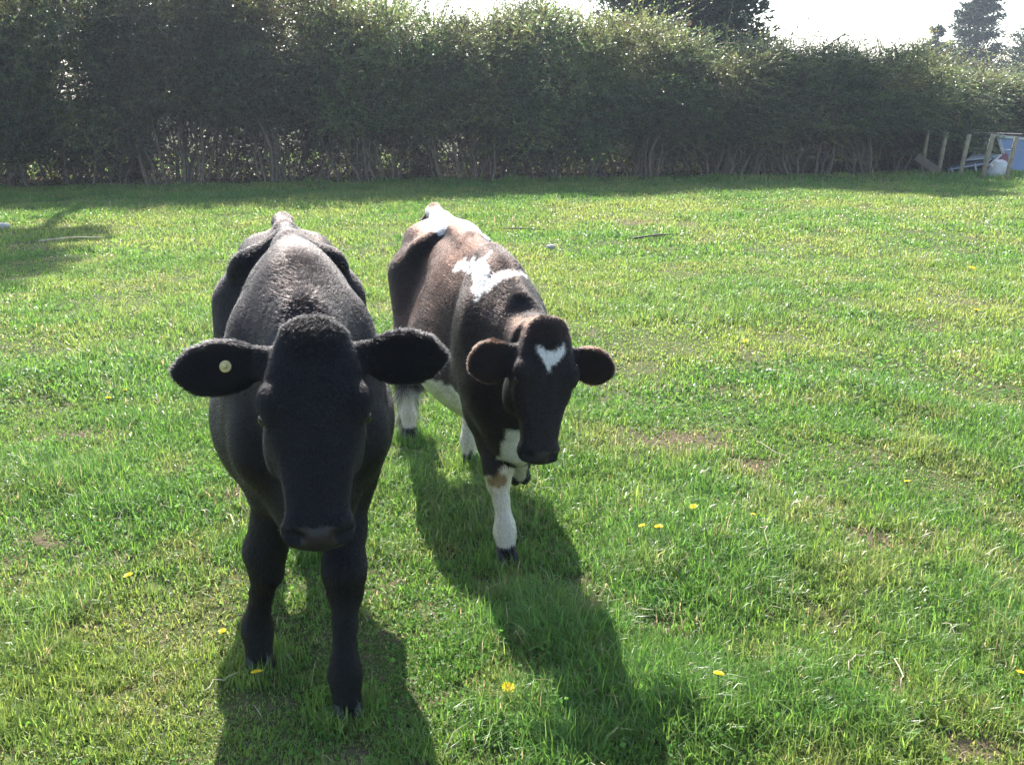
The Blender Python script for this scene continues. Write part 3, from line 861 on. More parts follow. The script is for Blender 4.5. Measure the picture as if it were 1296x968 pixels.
def pied_col(V, Nn, u, w, z, inh, ht, hw, hn):
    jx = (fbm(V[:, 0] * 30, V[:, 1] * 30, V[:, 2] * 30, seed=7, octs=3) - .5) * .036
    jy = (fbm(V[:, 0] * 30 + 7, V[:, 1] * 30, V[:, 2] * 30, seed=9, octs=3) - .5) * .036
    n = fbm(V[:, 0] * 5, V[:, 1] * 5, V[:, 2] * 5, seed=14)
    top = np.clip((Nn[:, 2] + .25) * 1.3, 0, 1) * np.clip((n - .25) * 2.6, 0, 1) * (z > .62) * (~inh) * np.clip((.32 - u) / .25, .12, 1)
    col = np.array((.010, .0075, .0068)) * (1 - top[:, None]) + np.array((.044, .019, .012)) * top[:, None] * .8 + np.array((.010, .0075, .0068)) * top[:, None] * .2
    white = np.zeros(len(V), bool)
    uu, ww, zz = u + jx, w + jy, z + jx
    for pl, zlo in PATCH_UW:
        white |= in_poly(uu, ww, pl) & (z > zlo) & ~inh
    white |= in_poly(uu, ww, [(-.74, -.035), (-.66, -.07), (-.52, -.11), (-.42, -.08), (-.36, -.01), (-.22, .05), (-.26, .12), (-.45, .17), (-.62, .12)]) & (z > .9) & ~inh
    white |= (zz < .66) & (uu < .38) & (uu > -.45) & (z > .42) & ~inh       # belly
    white |= (zz < .60) & (uu < -.3) & (u > -.79)                                          # hind legs
    white |= (uu < -.30) & (uu > -.47) & (zz < .74) & (z > .4)
    def near_leg(key):
        m = np.zeros(len(V), bool)
        for pts in I['axes'][key]:
            for (p_, r_), (q_, r2_) in zip(pts[:-1], pts[1:]):
                m |= d_cone(V, p_, q_, r_ * 1.25 + .008, r2_ * 1.25 + .008) < 0
        return m & (z < .60)
    lr, ll = near_leg('FR'), near_leg('FL')
    lr &= ~(ll & (w > .03)); ll &= ~lr
    side = Nn @ I['c'].s + jx * 8
    white |= (zz < .60) & (u > .34) & (np.abs(ww) < .055) & ~inh & (z > .45) & ~lr & ~ll                # brisket
    white |= lr & ((zz < .37) | ((zz < .57) & (side > -.45 + (z - .37) * 3.2)))
    white |= ll & (zz < .58) & (side < .75)
    hoofblack = (zz < .085)
    white &= ~hoofblack
    # star on the forehead: a small heart
    st = inh & (hn > -.02) & in_poly(hw + jx * .25, ht + jy * .25, [(-.050, .050), (-.030, .052), (-.006, .078), (.024, .062), (.050, .040), (.056, .070), (.038, .102), (.010, .128), (-.004, .155), (-.020, .120), (-.044, .085)])
    white |= st
    wc = np.array((.74, .70, .63))
    wcol = np.ones((len(V), 3)) * wc
    leg = (z < .45)
    wcol[leg] = np.array((.66, .57, .45))
    kn = lr & (((z - .355) / .028) ** 2 + ((w - w[lr].mean()) / .03) ** 2 < 1.2 + jx * 10) & (Nn @ I['c'].f > .3)
    wcol[kn] = np.array((.30, .20, .10))
    col = np.where(white[:, None], wcol, col)
    # brown hair round the ears and poll
    e = inh & (np.abs(hw) > .13)
    rim = inh & (np.abs(hw) > .13) & (hn > -.2); col[e & ~white] = (.014, .009, .007); col[e & (fbm(V[:, 0] * 60, V[:, 1] * 60, V[:, 2] * 60, seed=2) > .58)] = (.030, .014, .009)
    pl = inh & (ht < .03) & (np.abs(hw) < .10)
    col[pl & ~white] = (.020, .011, .008)
    return col
PIED = (V, Q, I)
PATCHES = [([(0.069, -0.103), (0.076, -0.092), (0.08, -0.08), (0.099, -0.069), (0.122, -0.059), (0.146, -0.058), (0.169, -0.056), (0.288, -0.065), (0.333, -0.058), (0.345, -0.051), (0.352, -0.042), (0.353, -0.031), (0.346, -0.018), (0.366, -0.029), (0.38, -0.039), (0.396, -0.045), (0.409, -0.05), (0.429, -0.049), (0.446, -0.048), (0.454, -0.051), (0.462, -0.055), (0.473, -0.047), (0.483, -0.04), (0.489, -0.03), (0.493, -0.018), (0.497, -0.005), (0.496, 0.01), (0.491, 0.029), (0.464, 0.054), (0.443, 0.071), (0.463, 0.068), (0.485, 0.054), (0.52, 0.028), (0.531, 0.013), (0.533, 0.0), (0.535, -0.015), (0.53, -0.028), (0.528, -0.04), (0.522, -0.05), (0.513, -0.06), (0.504, -0.07), (0.494, -0.078), (0.484, -0.085), (0.48, -0.09), (0.477, -0.096), (0.477, -0.101), (0.477, -0.107), (0.467, -0.103), (0.457, -0.099), (0.445, -0.099), (0.432, -0.1), (0.42, -0.107), (0.404, -0.113), (0.394, -0.106), (0.382, -0.098), (0.355, -0.093), (0.329, -0.088), (0.279, -0.088), (0.183, -0.079), (0.152, -0.084), (0.12, -0.089), (0.095, -0.096)], .80),
           ([(-0.568, -0.098), (-0.806, -0.039), (-0.763, -0.03), (-0.688, -0.021), (-0.752, 0.015), (-0.595, 0.014), (-0.587, 0.027), (-0.599, 0.04), (-0.597, 0.051), (-0.581, 0.057), (-0.58, 0.067), (-0.579, 0.09), (-0.551, 0.107), (-0.564, 0.125), (-0.553, 0.13), (-0.54, 0.133), (-0.535, 0.138), (-0.522, 0.139), (-0.51, 0.141), (-0.534, 0.151), (-0.435, 0.112), (-0.433, 0.093), (-0.43, 0.074), (-0.476, 0.069), (-0.505, 0.059), (-0.336, 0.008), (-0.337, -0.007), (-0.387, -0.018), (-0.429, -0.031), (-0.512, -0.036), (-0.546, -0.052), (-0.552, -0.075)], .80)]
V, Q, I = PIED
PATCH_UW[:] = PATCHES
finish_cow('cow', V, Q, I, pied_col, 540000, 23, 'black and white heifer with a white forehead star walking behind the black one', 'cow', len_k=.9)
# ------------------------------------------------------------------ low leaves, straw, sticks, flowers
M_LEAFLET = leaf_mat('broad_leaf', transl=.45, rough=.55, spec=.12)
def leaf_cloud(name, P, size, nrm_bias, col, rng, asp=.55, dirs=None):
    """diamond leaves (4 corners, slightly folded): P (n,3)"""
    n = len(P)
    a = rng.normal(0, 1, (n, 3)) if dirs is None else dirs + rng.normal(0, .45, (n, 3))
    a /= np.linalg.norm(a, axis=1, keepdims=True)
    nn = rng.normal(0, 1, (n, 3)) + nrm_bias
    s = np.cross(a, nn); s /= np.maximum(np.linalg.norm(s, axis=1, keepdims=True), 1e-6)
    fold = np.cross(a, s)
    L = size[:, None]
    V = np.stack([P, P + a * L * .45 + s * L * asp * .5 + fold * L * .08, P + a * L, P + a * L * .45 - s * L * asp * .5 + fold * L * .08], 1).reshape(-1, 3)
    i = np.arange(n) * 4
    me = fast_mesh(name, V, [np.stack([i, i + 1, i + 2, i + 3], 1)])
    vcol(me, np.repeat(col, 4, axis=0))
    return me
rng = np.random.default_rng(77)
xs, ys = [], []
for y0, y1, dn in ((1.0, 3.0, 3200), (3.0, 6.0, 1500), (6.0, 11, 420)):
    x, y = scatter(rng, y0, y1, dn, margin=1.1); xs.append(x); ys.append(y)
x = np.concatenate(xs); y = np.concatenate(ys)
cl = fbm(x * 2.2 + 40, y * 2.2, seed=101, octs=3); br, un = bare_mask(x, y); lu = lush_mask(x, y)
kp = (rng.random(len(x)) < np.clip((cl - .46) * 4, .04, .8) * (1 - br * .8))
x, y, lu = x[kp], y[kp], lu[kp]; n = len(x)
z = ground_z(x, y) + rng.uniform(.008, .04, n) + .03 * lu
nb = np.tile(np.array((0, 0, 2.6)), (n, 1))
ang = rng.random(n) * 2 * math.pi
dr = np.stack([np.cos(ang), np.sin(ang), rng.normal(.1, .25, n)], 1)
c = np.array((.075, .18, .03)) * rng.uniform(.6, 1.35, (n, 1)) * (1 + rng.normal(0, .08, (n, 3)))
dist = np.hypot(x, y)
me = leaf_cloud('clover', np.stack([x, y, z], 1), rng.uniform(.008, .020, n) * np.clip(dist / 3.5, .9, 1.6), nb, c, rng, asp=.85, dirs=dr)
tag(link('clover', me, M_LEAFLET), kind='stuff')
# loose straw lying in the sward
xs, ys = [], []
for y0, y1, dn in ((1.0, 4.0, 110), (4.0, 9.0, 35)):
    x, y = scatter(rng, y0, y1, dn, margin=1.0); xs.append(x); ys.append(y)
x = np.concatenate(xs); y = np.concatenate(ys); br, un = bare_mask(x, y)
kp = rng.random(len(x)) < .35 + br * .65; x, y = x[kp], y[kp]; n = len(x)
c = np.array((.42, .34, .20)) * rng.uniform(.45, 1.25, (n, 1))
me = blades('dry_straw', x, y, rng.uniform(.05, .14, n), rng.uniform(.0010, .0020, n) * np.clip(np.hypot(x, y) / 3, 1, 2.2), rng.uniform(.9, 1.5, n), c, rng)
co = np.zeros(len(me.vertices) * 3, np.float32); me.vertices.foreach_get('co', co); co[2::3] += .022; me.vertices.foreach_set('co', co)
tag(link('dry_straw', me, simple_mat('straw', (.46, .37, .21), rough=.6, var=.4, scale=30, bump=0)), kind='stuff')

# ================================================================== HEDGE
M_HLEAF = leaf_mat('hedge_leaf', transl=.40, rough=.36, spec=.55)
nt = M_HLEAF.node_tree                      # every bush has a slightly different green
oi = N(nt, 'ShaderNodeObjectInfo'); mr = N(nt, 'ShaderNodeMapRange'); mr.inputs[3].default_value = .55; mr.inputs[4].default_value = 1.45
nt.links.new(oi.outputs['Random'], mr.inputs[0])
mv = N(nt, 'ShaderNodeHueSaturation'); nt.links.new(mr.outputs[0], mv.inputs['Value'])
mr2 = N(nt, 'ShaderNodeMapRange'); mr2.inputs[3].default_value = .47; mr2.inputs[4].default_value = .515; nt.links.new(oi.outputs['Random'], mr2.inputs[0]); nt.links.new(mr2.outputs[0], mv.inputs['Hue'])
atn = [n for n in nt.nodes if n.type == 'ATTRIBUTE'][0]; tg = [l.to_socket for l in atn.outputs['Color'].links]
for t_ in tg: nt.links.new(mv.outputs[0], t_)
nt.links.new(atn.outputs['Color'], mv.inputs['Color'])
M_BARK = simple_mat('hedge_bark', (.17, .13, .09), rough=.9, var=.55, scale=22, bump=.6)
def fast_tubes(name, paths, n=5):
    """paths: list of (pts (m,3), radii (m,))"""
    Vs = []; Fs = []; off = 0
    for pts, rad in paths:
        m = len(pts)
        t = np.gradient(pts, axis=0); t /= np.maximum(np.linalg.norm(t, axis=1, keepdims=True), 1e-9)
        a = np.cross(t, np.array((.3, .9, .1))); a /= np.maximum(np.linalg.norm(a, axis=1, keepdims=True), 1e-9)
        b = np.cross(t, a)
        q = np.arange(n) * 2 * math.pi / n
        V = pts[:, None, :] + (a[:, None, :] * np.cos(q)[None, :, None] + b[:, None, :] * np.sin(q)[None, :, None]) * rad[:, None, None]
        Vs.append(V.reshape(-1, 3))
        i, j = np.meshgrid(np.arange(m - 1), np.arange(n), indexing='ij')
        i = i.ravel(); j = j.ravel(); j2 = (j + 1) % n
        Fs.append(np.stack([i * n + j, i * n + j2, (i + 1) * n + j2, (i + 1) * n + j], 1) + off)
        off += m * n
    return fast_mesh(name, np.concatenate(Vs), [np.concatenate(Fs)], True)

def make_shrub(seed, H, skirt, halfw=1.45, halfd=1.35):
    """stems fan out of one stool; leafy sprays fill a clipped but ragged volume above the skirt height"""
    rng = np.random.default_rng(seed)
    paths = []; tips = []
    for s_ in range(24):
        a = rng.uniform(0, 2 * math.pi); r0 = rng.uniform(.02, .42)
        p = np.array((math.cos(a) * r0 * 2.2, math.sin(a) * r0 * 1.2 - .45, -.05))
        out = np.array((math.cos(a) * rng.uniform(.1, .55), math.sin(a) * .15 + .22, 1.0))
        pts = [p]; h = H * rng.uniform(.55, .85); m = 9
        for i in range(1, m):
            p = p + out / np.linalg.norm(out) * h / m + rng.normal(0, .035, 3)
            out = out + rng.normal(0, .10, 3); out[2] = max(out[2], .6)
            pts.append(p)
        r = rng.uniform(.018, .040)
        paths.append((np.array(pts), np.linspace(r, r * .35, m)))
        # side limbs
        for q in range(2):
            i0 = rng.integers(2, m - 2); p2 = pts[i0].copy(); o2 = rng.normal(0, 1, 3) * (.8, .3, .3) + (0, .9, .8); pp = [p2]
            for i in range(5):
                p2 = p2 + o2 / np.linalg.norm(o2) * .2 + rng.normal(0, .03, 3); o2 = o2 + rng.normal(0, .2, 3); pp.append(p2)
            paths.append((np.array(pp), np.linspace(r * .45, r * .15, 6)))
    # sprays
    n = int(5000 * H / 3.3)
    P = np.stack([rng.uniform(-halfw, halfw, n * 3), rng.uniform(-halfd, halfd, n * 3), rng.uniform(.05, H, n * 3)], 1)
    fz = (P[:, 2] - skirt) / (H - skirt)
    # rounded top, drawn-in foot
    prof = np.where(fz > .78, np.sqrt(np.clip(1 - ((fz - .78) / .26) ** 2, 0, 1)), np.where(fz < .15, np.clip(.72 + fz * 1.8, .6, 1), 1.0))
    nz = fbm(P[:, 0] * 1.2 + seed * 7, P[:, 1] * 1.2, P[:, 2] * 1.2, seed=seed, octs=3)
    P[:, 2] -= .22 * (P[:, 2] / H) * np.abs(P[:, 0] / halfw) ** 2.5 * H * .6
    P[:, 2] *= 1 + .30 * (fbm(P[:, 0] * 1.3 + seed * 3.1, P[:, 1] * .8, seed=seed + 2, octs=3) - .5) * np.clip(P[:, 2] / H, 0, 1)
    d = np.abs(P[:, 1]) / (halfd * np.clip(prof * (1.08 - .58 * np.abs(P[:, 0] / halfw) ** 2.5), .05, 2)) + (nz - .5) * 2.1
    keep = (d < 1.0) & (rng.random(len(P)) < np.clip((nz - .34) * 8, .04, 1)) & ((fz > 0) | ((P[:, 1] > .35) & (nz > .40)) | ((fz > -.2) & (nz > .60)))
    nzk = nz[keep][:n]; P = P[keep][:n]
    n = len(P)
    fz = (P[:, 2] - skirt) / (H - skirt)
    out = np.stack([rng.normal(0, .7, n), P[:, 1] / halfd * .9 + rng.normal(0, .35, n), rng.normal(.25, .45, n) + np.clip(fz - .7, 0, 1) * 2.6], 1)
    out /= np.linalg.norm(out, axis=1, keepdims=True)
    Lt = rng.uniform(.28, .72, n) * (1 + np.clip(fz - .8, 0, .2) * 13 * rng.random(n) ** 3)
    m = 27
    tpar = np.linspace(.06, 1, m)
    droop = np.array((0, 0, -1.0)) * rng.uniform(.0, .45, n)[:, None]
    bend = rng.normal(0, .12, (n, 3))
    LP = P[:, None, :] + out[:, None, :] * (Lt[:, None] * tpar[None, :])[:, :, None] + (droop + bend)[:, None, :] * ((tpar ** 2)[None, :] * Lt[:, None])[:, :, None]
    ldir = np.repeat(out, m, axis=0) + rng.normal(0, .45, (n * m, 3))
    LP = LP.reshape(-1, 3)
    tone = np.repeat(fbm(P[:, 0] * 1.1, P[:, 1] * 1.1, P[:, 2] * 1.1, seed=seed + 5), m)
    g = np.array((.048, .078, .026)); g2 = np.array((.12, .135, .045))
    tt = np.clip((tone - .35) * 2.5 + np.repeat(np.clip(fz - .7, 0, 1) * 1.6, m), 0, 1)[:, None]  # paler towards the top: sunlit look put into the leaf colour
    col = (g * (1 - tt) + g2 * tt) * np.repeat(rng.uniform(.35, 1.7, (n, 1)), m, axis=0) * rng.uniform(.7, 1.3, (n * m, 1)) * (1 + rng.normal(0, .08, (n * m, 3)))
    lowz = np.repeat(P[:, 2] < skirt * .95 + (nzk - .5), m); col[lowz] = np.array((.040, .027, .020)) * rng.uniform(.5, 1.4, (lowz.sum(), 1))
    dead = rng.random(n * m) < .03; col[dead] = (.12, .07, .04)
    lm = leaf_cloud('hedge_foliage', LP, rng.uniform(.036, .075, n * m), np.array((0, 0, .6)), np.clip(col, .005, .5), rng, asp=.42, dirs=ldir)
    # thin twigs carrying the sprays
    tw = rng.choice(n, 900, replace=False)
    for i in tw:
        q = np.array([P[i] - out[i] * .12, P[i] + out[i] * Lt[i] * .5, P[i] + out[i] * Lt[i] + (droop[i] + bend[i]) * Lt[i]])
        paths.append((q, np.array([.009, .007, .003])))
    sm = fast_tubes('hedge_stems', paths)
    return sm, lm
VAR = [make_shrub(201, 3.40, 1.15), make_shrub(202, 3.25, .95), make_shrub(203, 3.5, 1.2), make_shrub(204, 3.3, .50)]
for sm, lm in VAR: sm.materials.append(M_BARK); lm.materials.append(M_HLEAF)
# x, height factor, variant, turned round, label
SHRUBS = [
 (-12.2, 1.12, 0, 0, 'last hedge bush at the left end, past the edge of the frame'),
 (-10.4, 1.12, 3, 1, 'tall hedge bush at the far left end with leaves reaching almost to the grass'),
 (-8.6, 1.08, 3, 0, 'tall hedge bush with low green foliage just left of the narrow sunlit gap'),
 (-6.5, 1.1, 2, 1, 'tall dark hedge bush just right of the narrow sunlit gap'),
 (-4.6, 1.06, 0, 0, 'tall hedge bush with many thin pale stems behind the black heifer\'s rump, left side'),
 (-2.75, 0.98, 1, 0, 'hedge bush between the black heifer\'s rump and the wide sunlit gap'),
 (-0.85, 0.83, 2, 1, 'lower hedge bush behind the pied heifer\'s rump under the dip in the hedge top'),
 (0.75, 0.96, 3, 1, 'rounded hedge bush with thick pale trunks showing low in its middle'),
 (2.5, 0.85, 0, 1, 'hedge bush between the thick pale trunks and the dark conifer'),
 (4.3, 0.69, 1, 1, 'hedge bush directly in front of the dark conifer'),
 (6.1, 0.725, 2, 0, 'hedge bush just right of the dark conifer with upright sunlit shoots'),
 (7.9, 0.73, 0, 0, 'hedge bush with fanned brown stems halfway between conifer and fence posts'),
 (9.6, 0.655, 3, 0, 'hedge bush with leaning stems left of the first fence post'),
 (11.2, 0.62, 1, 0, 'low hedge bush behind the leaning fence posts'),
 (12.9, 0.6, 2, 1, 'low hedge bush behind the scrap heap and window'),
 (14.7, 0.6, 0, 1, 'lowest hedge bush past the window at the right end'),
]
hr = random.Random(5)
for x, hf, v, turn, lab in SHRUBS:
    yy = float(hedge_y(x)) + hr.uniform(-.12, .12) + (2.1 if x > 10.5 else .9 if x > 8.5 else 0)
    r = empty('hedge_bush', (x, yy, float(ground_z(x, yy))), R(10))
    r.scale = (-1.05 if turn else 1.05, 1.15, hf)
    tag(r, lab, 'hedge bush', 'bushes of the field hedge')
    link('stems', VAR[v][0], None, r); link('foliage', VAR[v][1], None, r)

# low growth along the foot of the hedge and grass beyond it
rng = np.random.default_rng(303)
n = 90000
x = rng.uniform(-14, 17, n); yo = rng.normal(1.25, .4, n); y = hedge_y(x) + yo
den = fbm(x * .9, y * .9, seed=305, octs=3)
hgt = rng.random(n) ** 1.2 * np.clip((den - .30) * 6, .15, 1.5)
gap = np.zeros(n)
for gx_, gw in ((-8.0, .45), (-1.75, .55), (1.95, .25), (-4.3, .25)): gap = np.maximum(gap, np.clip(1.4 - np.abs(x - gx_) / gw, 0, 1))
hgt = hgt * (1 - .8 * gap)
P = np.stack([x, y, ground_z(x, y) + hgt], 1)
c = np.array((.035, .060, .018)) * rng.uniform(.5, 1.5, (n, 1)); br_ = rng.random(n) < .72; c[br_] = np.array((.050, .032, .022)) * rng.uniform(.5, 1.3, (br_.sum(), 1))
me = leaf_cloud('undergrowth', P, rng.uniform(.04, .09, n), np.array((0, 0, .5)), c, rng, asp=.45)
tag(link('undergrowth', me, M_HLEAF), kind='stuff')

# ------------------------------------------------------------------ conifers beyond the hedge
M_NEEDLE = leaf_mat('conifer_needles', transl=.15, rough=.55, spec=.3)
M_TRUNK = simple_mat('conifer_bark', (.10, .075, .055), rough=.95, var=.5, scale=9, bump=.7)
def conifer(name, loc, H, base_r, z0, n_br, seed, label, shape='cone', leafn=120, col=(.022, .040, .020), fs=1.0, sparse=0.0):
    rng = np.random.default_rng(seed)
    root = empty(name, loc)
    tag(root, label, 'tree')
    m = 10; zz = np.linspace(0, H, m)
    tp = np.stack([rng.normal(0, .03 * H / 10, m).cumsum() * .5, rng.normal(0, .03, m), zz], 1)
    paths = [(tp, np.linspace(H * .022, .02, m))]
    LPs = []; Ds = []
    for i in range(n_br):
        f = rng.random() ** (.85)
        z = z0 + (H - z0) * f
        if sparse and fbm(np.array([z * 1.2]), np.array([seed * 3.0]), seed=seed)[0] < sparse: continue
        rr = base_r * ((1 - f) ** .8 if shape == 'cone' else math.sqrt(max(1 - (f * 1.02) ** 3, .02))) * rng.uniform(.6, 1.15) + .12
        a = rng.uniform(0, 2 * math.pi)
        dv = np.array((math.cos(a), math.sin(a), .18 if shape == 'cone' else .55)); dv /= np.linalg.norm(dv)
        p0 = np.array([np.interp(z, zz, tp[:, 0]), np.interp(z, zz, tp[:, 1]), z])
        q = np.linspace(0, 1, 5)[:, None]
        bp_ = p0 + dv * rr * q + np.array((0, 0, .12 * rr)) * q ** 2 * (1 if shape == 'cone' else 1.5)
        paths.append((bp_, np.linspace(.03, .008, 5) * (H / 10)))
        k = int(leafn * (.4 + rr / base_r))
        t = rng.uniform(.15, 1.05, k)[:, None]
        c0 = p0 + dv * rr * t + np.array((0, 0, .12 * rr)) * t ** 2
        wd = (.30 if shape == 'cone' else .22) * rr * (1.1 - t * .6) * fs
        c0 = c0 + rng.normal(0, 1, (k, 3)) * np.concatenate([wd, wd, wd * .35], 1) * .7
        LPs.append(c0); Ds.append(np.tile(dv, (k, 1)) + rng.normal(0, .5, (k, 3)))
    LP = np.concatenate(LPs); D = np.concatenate(Ds); n = len(LP)
    c = np.array(col) * rng.uniform(.6, 1.5, (n, 1))
    lm = leaf_cloud('conifer_crown', LP, rng.uniform(.10, .24, n) * fs, np.array((0, 0, .4)), c, rng, asp=.32, dirs=D)
    link('trunk', fast_tubes('conifer_trunk', paths, 7), M_TRUNK, root)
    link('crown', lm, M_NEEDLE, root)
    return root
conifer('conifer', (4.85, 29.5, 0), 11.5, 2.4, .8, 620, 41, 'broad dark conifer standing close behind the middle of the hedge', 'dome', leafn=240, fs=1.15)
conifer('conifer', (27.6, 60.5, 0), 8.2, 2.6, 1.0, 150, 42, 'tallest ragged conifer far behind the right end of the hedge', 'cone', leafn=170, fs=1.3, sparse=.30)
conifer('conifer', (25.0, 60, 0), 6.0, 1.5, 1.0, 80, 43, 'small thin conifer left of the tallest ragged one', 'cone', leafn=120, fs=1.2, sparse=.35)
conifer('conifer', (31.2, 60, 0), 5.6, 2.2, .8, 100, 44, 'rounded dark conifer cut by the right edge of the frame', 'dome', leafn=110, fs=1.3)
# tree whose limbs throw the shadow on the grass at the left
conifer('tree', (-8.2, 21.8, 0), 12.8, .95, 8.6, 46, 45, 'tall tree rising behind the left end of the hedge', 'dome', leafn=110, fs=1.1)
# ================================================================== FENCE POSTS AND SCRAP HEAP
M_POST = simple_mat('weathered_post', (.30, .25, .165), rough=.9, var=.4, scale=14, bump=.5)
def post(px0, py0, px1, py1, dz, w, lab):
    x, y = gp(px0, py0)
    q = ray_z(px1, py1, y - dz)
    b0 = Vector((x, y, -.12)); d = (Vector(q) - Vector((x, y, 0)))
    root = MB()
    M = d.to_track_quat('Z', 'Y').to_matrix()
    t = d.normalized()
    root.tube([Vector((0, 0, -.15)), d * .35, d * .7, d * .985, d], [w * .45, w * .44, w * .43, w * .42, w * .33], 10)
    o = root.build('fence_post', M_POST, None, smooth=True, loc=(x, y, 0))
    tag(o, lab, 'fence post', 'leaning fence posts by the scrap heap')
    return o
post(1166, 221, 1175, 165, .0, .085, 'thin fence post, leftmost of the row before the hedge')
post(1187, 222, 1198, 167, .0, .105, 'second fence post from the left, in front of the dark hedge foot')
post(1214, 225, 1227, 170, .0, .110, 'third fence post, crossing the low end of the tilted scrap frame')
post(1243, 226, 1257, 170, .0, .120, 'fourth fence post, standing against the white tub and pale sheet')
post(1273, 228, 1287, 173, .0, .105, 'fifth fence post, in front of the blue window pane')
post(1301, 228, 1313, 174, .0, .11, 'last fence post at the right edge past the blue pane')
# broken rail leaning into the hedge
mb = MB(); a = ray_z(1160, 198, 21.4); b = ray_z(1187, 217, 21.2); mb.bar(a, b, .05, .16)
tag(mb.build('broken_rail', simple_mat('old_board', (.13, .10, .075), var=.4, scale=12), bevel=.004), 'dark broken board lying slanted between the hedge and the second fence post', 'rail')
# fence wires stapled to the posts
mb = MB()
for zz in (.92, .60):
    pts = []
    for px0, py0 in ((1188, 217), (1214, 225), (1243, 226), (1273, 228), (1301, 228)):
        x, y = gp(px0, py0); pts.append(Vector((x + .16 * zz, y - .075, zz)))
    mb.tube(pts, [.004] * len(pts), 5)
tag(mb.build('fence_wire', simple_mat('wire', (.25, .25, .25), rough=.5, metal=.7, var=.2)), 'thin slack wires strung along the leaning fence posts', 'wire')

SY = 22.0       # depth of the heap
M_WHITE = simple_mat('chalky_white_paint', (.50, .50, .48), rough=.6, var=.25, scale=6)
M_RED = simple_mat('faded_red', (.19, .03, .028), rough=.55, var=.45, scale=9)
M_TARP = simple_mat('dark_tarpaulin', (.022, .026, .042), rough=.55, var=.3, scale=7, bump=.4)
M_STEEL = simple_mat('grey_tube', (.36, .38, .42), rough=.45, metal=.4, var=.2)
# tilted frame on legs under a dark tarpaulin
root = empty('old_trampoline', (gp(1222, 222)[0], SY - .2, 0)); rl = Vector(root.location)
tag(root, 'collapsed dark table frame on thin grey legs behind the third and fourth posts', 'table frame')
A = ray_z(1200, 213, SY - .6) - rl; B = ray_z(1247, 205, SY - .6) - rl; Cc = ray_z(1250, 199, SY + .7) - rl; D_ = ray_z(1222, 203, SY + .7) - rl
mb = MB(); nrm = (B - A).cross(D_ - A).normalized() * .025
V = [A, B, Cc, D_]; mb.add([v + nrm for v in V] + [v - nrm for v in V], [(0, 1, 2, 3), (7, 6, 5, 4), (0, 4, 5, 1), (1, 5, 6, 2), (2, 6, 7, 3), (3, 7, 4, 0)])
mb.build('top', M_TARP, root)
mb = MB(); mb.tube([A - nrm * 1.5, (A + B) / 2 - nrm * 1.5, B - nrm * 1.5], [.018] * 3, 8); mb.build('rim', M_STEEL, root, smooth=True)
for t_, sh_ in ((.08, .0), (.72, .06), (.74, .9)):
    p = A.lerp(B, t_) if sh_ < .5 else D_.lerp(Cc, .4)
    mb = MB(); mb.tube([p, Vector((p.x + .07, p.y - .05, -.05 - rl.z))], [.02, .02], 8); mb.build('leg', M_STEEL, root, smooth=True)
mb = MB()
a = A.lerp(B, .12); b = B
mb.add([a + Vector((0, .3, -.03)), b + Vector((0, .3, -.03)), Vector((b.x, b.y + .35, -.02)), Vector((a.x, a.y + .35, -.02)),
        a + Vector((0, .34, -.03)), b + Vector((0, .34, -.03)), Vector((b.x, b.y + .39, -.02)), Vector((a.x, a.y + .39, -.02))], [(0, 1, 2, 3), (7, 6, 5, 4), (0, 4, 5, 1), (1, 5, 6, 2), (3, 2, 6, 7), (0, 3, 7, 4)])
mb.build('hanging_tarpaulin', M_TARP, root)
root.name = 'table_frame'
# pale sheet on top
def slab(name, pts, th, mat, lab, cat):
    P = [Vector(p) for p in pts]; n_ = (P[1] - P[0]).cross(P[2] - P[0]).normalized() * th
    o0 = sum(P, Vector()) / len(P); o0.z = min(p.z for p in P)
    mb = MB(); k = len(P); mb.add([p + n_ - o0 for p in P] + [p - n_ - o0 for p in P], [tuple(range(k)), tuple(range(2 * k - 1, k - 1, -1))] + [(i, i + k, (i + 1) % k + k, (i + 1) % k) for i in range(k)])
    o = mb.build(name, mat, bevel=.004, loc=o0); tag(o, lab, cat); return o
slab('pale_sheet', [ray_z(1223, 203, SY - .1), ray_z(1247, 201, SY - .1), ray_z(1252, 204, SY - .3), ray_z(1266, 196, SY + .5), ray_z(1235, 192, SY + 1.0)], .012, M_WHITE, 'flat off-white sheet lying tilted on top of the dark table frame', 'sheet')
# red boxy body with a white edge
slab('red_panel', [ray_z(1252, 212, SY - .35), ray_z(1276, 214, SY - .35), ray_z(1273, 198, SY), ray_z(1266, 199, SY)], .09, M_RED, 'faded red metal panel between the white tub and the blue window', 'panel')
mb = MB(); a = ray_z(1252, 210, SY - .55); b = ray_z(1267, 196, SY - .2); mb.bar(a, b, .05, .03)
tag(mb.build('white_batten', M_WHITE, bevel=.004), 'short white batten slanting up across the red panel', 'batten')
# white tub on its side
x, y = gp(1261, 225); mb = MB()
pr = [(0, .30), (.04, .315), (.12, .30), (.24, .27), (.34, .22), (.40, .12), (.42, .0)]
VV = []; FF = []; nn = 24
for (h, r) in pr:
    for j in range(nn):
        q = 2 * math.pi * j / nn; VV.append((math.cos(q) * max(r, .004), math.sin(q) * max(r, .004) * .9, h))
for i in range(len(pr) - 1):
    for j in range(nn): FF.append((i * nn + j, i * nn + (j + 1) % nn, (i + 1) * nn + (j + 1) % nn, (i + 1) * nn + j))
FF.append(tuple(range(nn))[::-1]); mb.add(VV, FF)
mb2 = MB(); mb2.add([Matrix.Rotation(R(10), 3, 'Y') @ Vector((v[0] * .72, v[1] * .72, v[2] * .95)) for v in mb.V], mb.F)
tag(mb2.build('white_tub', M_WHITE, smooth=True, loc=(x, y, -.02)), 'upturned rounded white tub on the grass behind the fourth post', 'tub')
